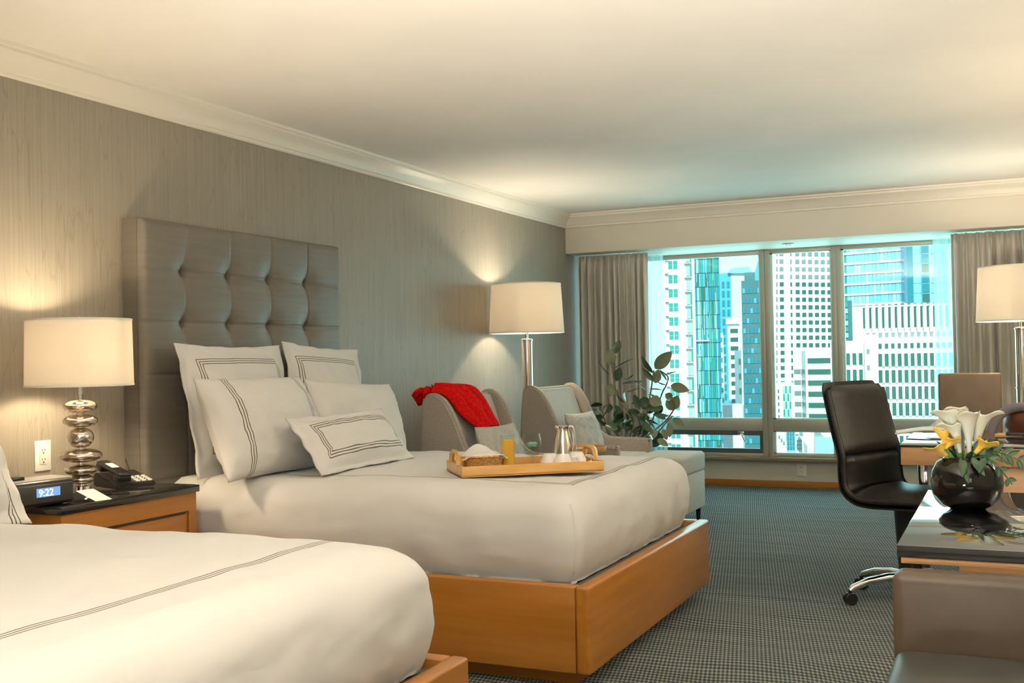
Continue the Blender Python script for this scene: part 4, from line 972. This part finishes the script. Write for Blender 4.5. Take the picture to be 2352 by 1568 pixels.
# carafe
cc = tw(.505, .235)
ca = thing('coffee_carafe', 'polished steel coffee carafe at the back of the tray', 'carafe', cc)
lathe('carafe_body', [(0, 0), (.044, 0), (.046, .01), (.045, .05), (.036, .11), (.026, .150), (.024, .165), (.027, .172), (.020, .176), (0, .177)], cc, M['brushed'], ca, 48)
tube('carafe_handle', spline([cc+ux*.022+Vector((0, 0, .165)), cc+ux*.042+Vector((0, 0, .166)), cc+ux*.050+Vector((0, 0, .12)), cc+ux*.052+Vector((0, 0, .05)), cc+ux*.044+Vector((0, 0, .018))], 6), .007, M['brushed'], ca, 10)
tube('spout', [cc-ux*.020+Vector((0, 0, .160)), cc-ux*.036+Vector((0, 0, .174))], [.008, .005], M['brushed'], ca, 10)
def cup(q, label, grp, inv=False, s=1.0):
    t = thing('cup', label, 'cup', q, grp)
    pr_ = [(0, .002), (.022, 0), (.024, .004), (.034, .025), (.040, .055), (.038, .055), (.032, .026), (.020, .007), (0, .006)]
    if inv: pr_ = [(r_, .057-z_) for r_, z_ in pr_]
    lathe('bowl', [(a*s, b*s) for a, b in pr_], q, M['porcelain'], t, 40)
    zz = .030*s
    tube('handle', spline([q+ux*.034*s+Vector((0, 0, zz+.015)), q+ux*.056*s+Vector((0, 0, zz+.014)), q+ux*.054*s+Vector((0, 0, zz-.010)), q+ux*.030*s+Vector((0, 0, zz-.015))], 5), .0035, M['porcelain'], t, 8)
    return t
cup(tw(.405, .11), 'white porcelain cup, leftmost of the three on the tray', 'white cups', True, 1.15)
cup(tw(.448, .055), 'white porcelain cup at the front edge of the tray, between its neighbours', 'white cups', True, 1.15)
cup(tw(.525, .11), 'white porcelain cup at the right, beside the tray handle', 'white cups', True, 1.2)
sc_ = lathe('saucer', [(0, 0), (.035, 0), (.062, .010), (.060, .012), (.034, .003), (0, .003)], (0, 0, 0), M['porcelain'], None, 40); sc_.location = tw(.24, .075, .0005); tag(sc_, 'small white saucer beside the orange slices', 'saucer')
# ================================================================= CITY OUTSIDE
def bmat(n, c, r=.7, **k): return mat(n, c, r, **k)
M['b_white'] = noisy(bmat('white_concrete', (.80, .76, .71)), (.74, .70, .65), (.84, .81, .76), (.3, .3, .3))
M['b_cream'] = bmat('cream_concrete', (.74, .70, .62))
M['b_grey'] = bmat('grey_concrete', (.60, .62, .58))
M['b_dark'] = bmat('dark_teal_wall', (.055, .17, .19), .4)
M['b_blue'] = bmat('blue_tower_wall', (.08, .38, .50), .4)
M['b_blue2'] = bmat('pale_blue_tower_wall', (.22, .50, .60), .4)
M['w_teal'] = bmat('teal_window', (.03, .30, .26), .15)
M['w_dark'] = bmat('dark_green_window', (.035, .13, .105), .2)
M['w_grey'] = bmat('grey_window', (.20, .26, .25), .2)
M['w_blue'] = bmat('blue_window', (.02, .22, .28), .12)
M['w_sky'] = bmat('sky_blue_glass', (.28, .66, .76), .12)
M['w_lilac'] = bmat('lilac_glass', (.50, .62, .76), .15)
M['w_lime'] = bmat('pale_green_glass', (.36, .66, .46), .2)
M['b_roof'] = bmat('roof_grey', (.30, .42, .42))
CUBE = None
def piece(name, parent, x, y, z, w_, d_, h_, m, rel=True):
    global CUBE
    key = 'unit_'+m.name
    me = bpy.data.meshes.get(key)
    if me is None:
        bm = bmesh.new(); bmesh.ops.create_cube(bm, size=1); me = bpy.data.meshes.new(key); bm.to_mesh(me); bm.free(); me.materials.append(m)
    o = bpy.data.objects.new(name, me); C.objects.link(o); o.parent = parent
    o.location = Vector((x, y, z))-(org(parent) if rel else Vector((0, 0, 0))); o.scale = (w_, d_, h_); return o
def PX_(px, py, Y): return at(px, py, Y)
def building(name, label, x0, x1, Y, dep, z0, z1, m, cat='building', group=None):
    t = thing(name, label, cat, ((x0+x1)/2, Y, z0), group, rz=-math.atan2((x0+x1)/2, Y))
    piece('wall', t, (x0+x1)/2, Y+dep/2, (z0+z1)/2, x1-x0, dep, z1-z0, m)
    return t
GZ = -42
def xz(px, py, Y): p = at(px, py, Y); return p.x, p.z
# ground, far below
g = struct(box('ground', -400, 260, 40, 900, GZ-1, GZ, bmat('street_ground', (.32, .38, .36), .9)))
# A: white tower with four-pane windows, far left
Y = 220
xa, _ = xz(1490, 800, Y); xb, _ = xz(1572, 800, Y)
A = building('apartment_tower', 'sunlit white tower with four-pane windows at the left edge of the glass', xa-6, xb, Y, 18, GZ, 60, M['b_white'])
for k in range(17):
    py = 607-32.6*1+32.55*k
    x_, z_ = xz(1543+(py-607)*.019, py, Y)
    wd = .46*2.0
    for a in (-1, 1):
        for b in (-1, 1): piece('window_pane', A, x_+a*.52, Y-.02, z_+b*.46, .84, .3, .76, M['w_teal'])
    piece('balcony_arm', A, x_-1.35, Y-.3, z_+1.05, .7, .6, .12, M['w_dark'])
# bay strip of tower A
xc, _ = xz(1592, 800, Y); xd, _ = xz(1599, 800, Y)
A2 = building('bay_tower', 'narrow strip of pale glass bays between the white tower and the teal tower', xb+.05, xc, Y+1, 12, GZ, 60, M['b_white'])
for k in range(17):
    py = 590-32.6+32.55*k; x_, z_ = xz((1572+1592)/2+(py-607)*.019, py, Y+1)
    piece('window', A2, x_-.25, Y+.9, z_, .65, .4, 2.0, M['w_lime']); piece('window', A2, x_+.48, Y+.9, z_, .55, .4, 2.0, M['w_teal'] if k % 3 else M['w_lime'])
    piece('ledge', A2, (xb+xc)/2+.05, Y+.7, z_-1.45, xc-xb-.1, .6, .16, M['w_grey'])
pc = building('white_pilaster', 'tall plain white pier left of the teal glass tower', xc+.05, xd, Y, 12, GZ, 60, M['b_white'])
# B: teal glass tower, panels
Y = 215
x0, _ = xz(1600, 800, Y); x1, _ = xz(1655, 800, Y)
Bt = building('teal_glass_tower', 'teal mirrored glass tower with bright vertical streaks, left bay of the window', x0, x1, Y, 16, GZ, 60, M['b_dark'])
rb = random.Random(4); pal = [M['w_teal'], M['w_blue'], M['w_dark'], M['b_blue'], M['w_blue'], M['w_teal'], M['w_blue']]
ncol = 12; cw = (x1-x0)/ncol
colm = [pal[rb.randrange(7)] for _ in range(ncol)]
for k in range(18):
    z_ = xz(1627, 580-33+32*k, Y)[1]
    for c_ in range(ncol):
        if z_ < -24: continue
        mm_ = colm[c_] if rb.random() < .6 else pal[rb.randrange(7)]
        if c_ == 1 and rb.random() < .6: mm_ = M['w_lime']
        piece('glass_panel', Bt, x0+(c_+.5)*cw, Y-.05, z_, cw*.84, .3, 2.66, mm_)
for c_ in range(ncol+1):
    zt_ = 22
    while zt_ > -24:
        h2 = rb.uniform(3, 13)
        if rb.random() < .55: piece('bright_mullion', Bt, x0+c_*cw+rb.uniform(-.1, .1), Y-.18, zt_-h2/2, cw*.16, .3, h2, M['b_white'] if rb.random() < .6 else M['w_lime'])
        zt_ -= h2+rb.uniform(.5, 4)
zb_ = xz(1627, 782, Y)[1]; piece('ledge', Bt, (x0*.72+x1*.28), Y-.4, zb_, (x1-x0)*.55, .8, .25, M['b_grey'])
# C: distant blue towers
Y = 560
x0, z1 = xz(1655, 628, Y); x1, _ = xz(1678, 628, Y)
Ca = building('blue_tower', 'distant deep blue tower directly right of the teal tower', x0-4, x1, Y, 30, GZ, z1, M['b_blue'])
for k in range(13):
    for c_ in range(2): piece('window', Ca, x0+1.2+c_*2.6, Y-.1, z1-6-k*4.9, 1.3, .5, 3.2, M['w_blue'])
x2, z2 = xz(1697, 628, Y)
Cb = building('pale_blue_tower', 'distant pale blue tower with a slanted top against the sky', x1+.1, x2, Y+32, 30, GZ, z2+2, M['b_blue2'])
for k in range(14):
    for c_ in range(3): piece('window', Cb, x1+.9+c_*1.55, Y+31.9, z2-5-k*4.2, .9, .5, 2.4, M['w_sky'])
bm = bmesh.new(); prism(bm, [(x0-3, z1), (x2, z2), (x2-2, z2+3.5), (x0-1, z1+2.2)], Y, Y+20, 'y'); from_bm('slanted_top', bm, M['b_blue2'], Cb)
# D: small white buildings
Y = 330
x0, z1 = xz(1671, 733, Y); x1, _ = xz(1697, 733, Y)
D = building('white_office', 'small sunlit white office with green ribbon windows below the blue towers', x0, x1, Y, 12, GZ, z1, M['b_white'])
piece('parapet', D, (x0+x1)/2, Y-.3, z1-.6, x1-x0+.8, 1.2, 1.8, M['b_white'])
for k in range(11): piece('window', D, (x0+x1)/2+.2, Y-.1, z1-3.6-k*2.7, (x1-x0)*.66, .4, 1.2, M['w_dark'])
x0, z1 = xz(1657, 765, Y); x1, _ = xz(1668, 765, Y)
D2 = building('white_block', 'thin white block with small dark windows against the teal tower', x0, x1, Y-4, 8, GZ, z1, M['b_white'])
for k in range(12): piece('window', D2, (x0+x1)/2, Y-4.1, z1-2-k*3.1, 1.0, .4, 1.3, M['w_grey'])
x0, z1 = xz(1687, 805, Y-40); x1, _ = xz(1702, 805, Y-40)
D3 = building('narrow_white_block', 'plain narrow white slab lower right of the white office', x0, x1, Y-40, 8, GZ, z1, M['b_white'])
for k in range(6): piece('window', D3, x1-.4, Y-40.1, z1-3-k*4.0, .45, .4, 1.6, M['w_grey'])
x0, z1 = xz(1660, 930, 240); x1, _ = xz(1705, 930, 240)
D4 = building('low_white_block', 'low blank white block at the foot of the white office', x0, x1, 240, 8, GZ, z1, M['b_white'])
# E: dark teal tower with pointed neighbour
Y = 420
x0, z1 = xz(1703, 645, Y); x1, _ = xz(1756, 645, Y)
E_ = building('dark_teal_tower', 'dark teal tower beside the left mullion', x0, x1, Y, 20, GZ, z1, M['b_dark'])
piece('penthouse', E_, (x0+x1)/2-1.2, Y+4, z1+1.5, (x1-x0)*.45, 8, 3.4, M['b_dark'])
for k in range(19):
    for c_ in range(6): piece('window', E_, x0+.9+c_*(x1-x0-1)/5.6, Y-.1, z1-4-k*3.9, .95, .4, 1.9, M['w_blue'] if (c_+k) % 4 else M['b_blue'])
Y = 470
x2, z2 = xz(1728, 645, Y); x3, z3 = xz(1752, 575, Y)
sp_ = thing('spire_roof', 'blue pointed spire roof just left of the first mullion', 'roof', (x3, Y, z2))
bm = bmesh.new(); prism(bm, [(x2, z2), (x3+6, z2), (x3+1.2, z3+6)], Y, Y+8, 'y'); from_bm('spire', bm, M['b_blue'], sp_)
piece('spire_wall', sp_, (x2+x3+6)/2, Y+4, (GZ+z2)/2, x3+6-x2, 8, z2-GZ, M['b_dark'])
# F: white grid tower in the centre bay
Y = 380
x0, _ = xz(1778, 800, Y); x1, _ = xz(1935, 800, Y)
F_ = building('white_grid_tower', 'tall white tower with a grid of square windows in the centre bay', x0, x1, Y, 30, GZ, 70, M['b_white'])
for r_ in range(20):
    py = 566+17.4*r_
    for c_ in range(10):
        px = 1804+14.4*c_+(py-700)*.012 if c_ > 0 else 1797+(py-700)*.012
        x_, z_ = xz(px, py, Y)
        sunw = M['w_grey'] if r_ < 5 else M['w_dark']
        piece('window', F_, x_, Y-.05, z_, 1.35 if c_ != 1 else .6, .4, 1.35, sunw)
    x_, z_ = xz(1785.5, py, Y); piece('window', F_, x_, Y-.05, z_, .5, .4, 1.5, M['w_grey'])
# G: white office with ribbon windows, angled facet
Y = 250
xg0, zg = xz(1849, 805, Y); xg1, _ = xz(1935, 805, Y); xgl, _ = xz(1822, 805, Y)
G_ = thing('ribbon_window_office', 'white office with dark ribbon windows in front of the grid tower', 'building', ((xg0+xg1)/2, Y, GZ))
bm = bmesh.new(); prism(bm, [(xg0, Y), (xg1, Y), (xg1, Y+14), (xgl-1.2, Y+14), (xgl-1.2, Y+6.5), (xgl+.7, Y+6.5)], GZ, zg, 'z'); from_bm('wall', bm, M['b_white'], G_)
lf = Vector((xgl+.7, Y+6.5, 0)); rt_ = Vector((xg0, Y, 0)); ang_ = math.atan2(rt_.y-lf.y, rt_.x-lf.x); ln_ = (rt_-lf).length
for k in range(8):
    z_ = zg-2.3-k*2.52
    piece('ribbon_window', G_, (xg0+xg1)/2+.3, Y-.04, z_, xg1-xg0-.5, .3, 1.1, M['w_dark'])
    if k:
        o = piece('ribbon_window', G_, (lf.x+rt_.x)/2, (lf.y+rt_.y)/2-.06, z_, ln_*.92, .3, 1.1, M['w_grey']); o.rotation_euler.z = ang_
        piece('window', G_, xgl-.3, Y+6.46, z_, 1.5, .3, .95, M['w_grey'])
# H: low green glass block
Y = 280
x0, z1 = xz(1781, 880, Y); x1, _ = xz(1821, 880, Y)
H_ = building('green_glass_block', 'low white block with a green glazed bay beside the centre window frame', x0, x1, Y, 12, GZ, z1, M['b_white'])
for r_ in range(7):
    for c_ in range(4): piece('glass_panel', H_, x0+2.1+c_*.52, Y-.05, z1-1.6-r_*2.0, .44, .3, 1.75, M['w_teal'] if (r_+c_) % 2 else M['w_lime'])
    piece('window', H_, x0+.75, Y-.05, z1-2-r_*1.65, .3, .3, .9, M['w_dark'])
# I: roofs low in the centre pane
Y = 200
def low(px0, px1, py, Y, m, name, label):
    x0, z1 = xz(px0, py, Y); x1, _ = xz(px1, py, Y); return building(name, label, x0, x1, Y, 4, GZ, z1, m)
lo = low(1871, 1925, 1003, 185, M['b_roof'], 'grey_flat_roof_block', 'blue grey flat-roofed block low in the centre window, right side')
x0, z1 = xz(1890, 1003, 185); piece('roof_plant', lo, x0+1.3, 186.5, z1+.25, 2.4, 3, .8, M['b_white'])
lw = thing('white_wedge_block', 'white wedge-shaped building low in the centre pane', 'building', (xz(1850, 1000, 195)[0], 195, GZ))
pA = xz(1826, 985, 195); pB = xz(1870, 985, 195); pC = xz(1870, 1040, 195); pD = xz(1842, 1010, 195)
bm = bmesh.new(); prism(bm, [pA, pB, pC, pD], 195, 203, 'y'); from_bm('wall', bm, M['b_white'], lw)
piece('window', lw, (pA[0]+pD[0])/2+.5, 194.9, pD[1]+1.1, .6, .3, .5, M['w_grey'])
l2 = low(1785, 1803, 992, 210, M['b_cream'], 'cream_low_block', 'small cream building low at the left of the centre pane')
for k in range(3): piece('window', l2, xz(1790+5*k, 1003, 210)[0], 209.9, xz(1790, 1003+7*k, 210)[1], .35, .3, .5, M['w_grey'])
l3 = low(1806, 1826, 988, 215, M['b_blue2'], 'teal_low_block', 'pale teal glass building low in the middle of the centre pane')
for r_ in range(4):
    for c_ in range(3): piece('window', l3, xz(1810+6*c_, 995, 215)[0], 214.9, xz(1810, 994+11*r_, 215)[1], .38, .3, .7, M['w_blue'])
l4 = low(1828, 1842, 1004, 200, M['b_grey'], 'grey_low_block', 'grey building low in the centre pane beside the white wedge')
for r_ in range(3): piece('window', l4, xz(1835, 1010, 200)[0], 199.9, xz(1835, 1012+9*r_, 200)[1], .8, .3, .35, M['w_grey'])
# J: banded glass tower, right bay (slightly turned)
Y = 330
x0, _ = xz(1930, 700, Y); x1, _ = xz(2086, 700, Y)
J_ = thing('banded_glass_tower', 'pale blue glass tower with white horizontal bands in the right bay', 'building', (x0, Y, GZ), rz=R(-16))
wj = (x1-x0)/math.cos(R(16))*.97
piece('wall', J_, wj/2, 8, 56, wj, 16, 112, M['b_blue2'], rel=False)
rj = random.Random(9)
ztop = xz(1940, 584, Y)[1]-GZ
nj = 17; cwj = wj/nj
for k in range(-1, 8):
    zb1 = ztop-k*3.02
    piece('white_band', J_, wj/2, -.25, zb1, wj, .6, .62, M['b_white'], rel=False)
    for c_ in range(nj):
        mm_ = M['w_dark'] if c_ == 0 else (M['w_teal'] if c_ == 1 else rj.choice([M['w_sky'], M['w_sky'], M['w_lilac'], M['b_blue2']]))
        piece('glass_panel', J_, (c_+.5)*cwj, -.05, zb1-1.5, cwj*.86, .3, 2.25, mm_, rel=False)
for k in range(8, 12):
    zb1 = ztop-k*3.02; piece('white_band', J_, wj/2, -.25, zb1, wj, .6, .62, M['b_white'], rel=False)
# K: slim towers right of it
Y = 300
xk = [xz(p_, 640, Y)[0] for p_ in (2084, 2097, 2116, 2136, 2175)]
zk = 55
K1 = building('dark_glass_slab', 'dark teal slab at the right edge of the banded tower', xk[0], xk[1], Y, 10, GZ, zk, M['w_blue'])
K2 = building('pale_glass_slab', 'pale mint glass slab between two dark strips', xk[1]+.02, xk[2], Y+1, 10, GZ, zk, M['w_sky'])
for k in range(16):
    for c_ in range(2): piece('glass_panel', K2, xk[1]+(c_+.5)*(xk[2]-xk[1])/2, Y+.95, 46-k*2.6, (xk[2]-xk[1])*.44, .3, 2.3, M['w_sky'])
K3 = building('deep_blue_slab', 'deep blue glass strip right of the pale slab', xk[2]+.02, xk[3], Y, 10, GZ, zk, M['b_blue'])
for k in range(16): piece('glass_panel', K3, (xk[2]+xk[3])/2, Y-.05, 46-k*2.6, (xk[3]-xk[2])*.8, .3, 2.2, M['w_blue'] if k % 3 else M['w_dark'])
K4 = building('sky_blue_tower', 'sky blue gridded tower at the right edge of the glass', xk[3]+.02, xk[4], Y+4, 10, GZ, zk, M['b_blue2'])
for k in range(16):
    for c_ in range(4): piece('glass_panel', K4, xk[3]+(c_+.5)*(xk[4]-xk[3])/4, Y+3.95, 46-k*2.6, (xk[4]-xk[3])*.21, .3, 2.2, M['w_sky'])
# L: concrete building with fins
Y = 190
xl0, zt = xz(1938, 705, Y); xl1, _ = xz(2290, 705, Y)
xm, _ = xz(1958, 705, Y)
L_ = building('finned_concrete_building', 'white concrete office with vertical fins and rows of dark windows in the right bay', xm, xl1, Y, 20, GZ, zt, M['b_white'])
zt1 = xz(2000, 762, Y)[1]
def X1(px, py=800): return xz(px, py, Y)[0]
fx = 0
for k in range(20):
    px = 1984+14.6*k
    piece('dark_window', L_, X1(px+3, 740), Y-.04, (zt+zt1)/2+.2, .52, .3, (zt-zt1)*.78, M['w_dark'])
    piece('fin', L_, X1(px+9.5, 740), Y-.5, (zt+zt1)/2, .50, 1.2, (zt-zt1)*1.10, M['b_cream'])
    piece('fin', L_, X1(px+5, 740), Y-.25, (zt+zt1)/2, .10, .6, (zt-zt1)*.8, M['b_white'])
for k in range(20):
    z_ = xz(2000, 795, Y)[1]; piece('window', L_, X1(2022+14.6*k/1.0, 795) , Y-.05, z_, .5, .3, .8, M['w_dark'])
for r_ in range(8):
    z_ = xz(2050, 826+37.6*r_, Y)[1]
    for k in range(18):
        px = 2022+14.8*k
        piece('window', L_, X1(px), Y-.05, z_, .62, .3, 2.05, M['w_dark'])
        piece('fin', L_, X1(px+5.4), Y-.25, z_, .17, .6, 2.1, M['b_white']); piece('fin', L_, X1(px+8.6), Y-.25, z_, .17, .6, 2.1, M['b_white'])
        piece('dark_gap', L_, X1(px+7), Y-.03, z_, .09, .2, 2.0, M['w_dark'])
x0 = X1(1938); xr_ = X1(1985)
L2 = building('concrete_wing', 'lower wing of the finned concrete office beside the second mullion', x0-2, xr_, Y-1.5, 1.4, GZ, xz(1950, 783, Y)[1], M['b_white'])
for r_ in range(8):
    z_ = xz(1960, 824+37.6*r_, Y-1.5)[1]
    for k in range(3):
        piece('window', L2, xz(1948+14.3*k, 820, Y-1.5)[0], Y-1.56, z_, .6, .3, 1.9, M['w_dark'])
        piece('fin', L2, xz(1953.5+14.3*k, 820, Y-1.5)[0], Y-1.7, z_, .17, .5, 2.0, M['b_white'])
xp0 = xz(1986, 820, Y-3)[0]; xp1 = xz(2014, 820, Y-3)[0]
L3 = building('stair_tower', 'blank white stair tower in front of the finned concrete office', xp0, xp1, Y-3, 1.4, GZ, xz(2000, 768, Y-3)[1], M['b_white'])
for r_ in range(5): piece('window', L3, (xp0+xp1)/2-.4, Y-3.05, xz(2000, 806+37.6*r_, Y-3)[1], .45, .3, .7, M['w_grey'])
dk_ = building('dark_gap_block', 'dark green glazed block between the banded tower and the concrete office', xz(1936, 710, Y+30)[0]-1, xz(1957, 710, Y+30)[0], Y+30, 8, GZ, xz(1946, 690, Y+30)[1], M['b_dark'])
for r_ in range(8): piece('window', dk_, xz(1942, 700, Y+30)[0], Y+29.9, xz(1942, 700+14*r_, Y+30)[1], .8, .3, .9, M['w_lime'] if r_ % 2 else M['w_teal'])
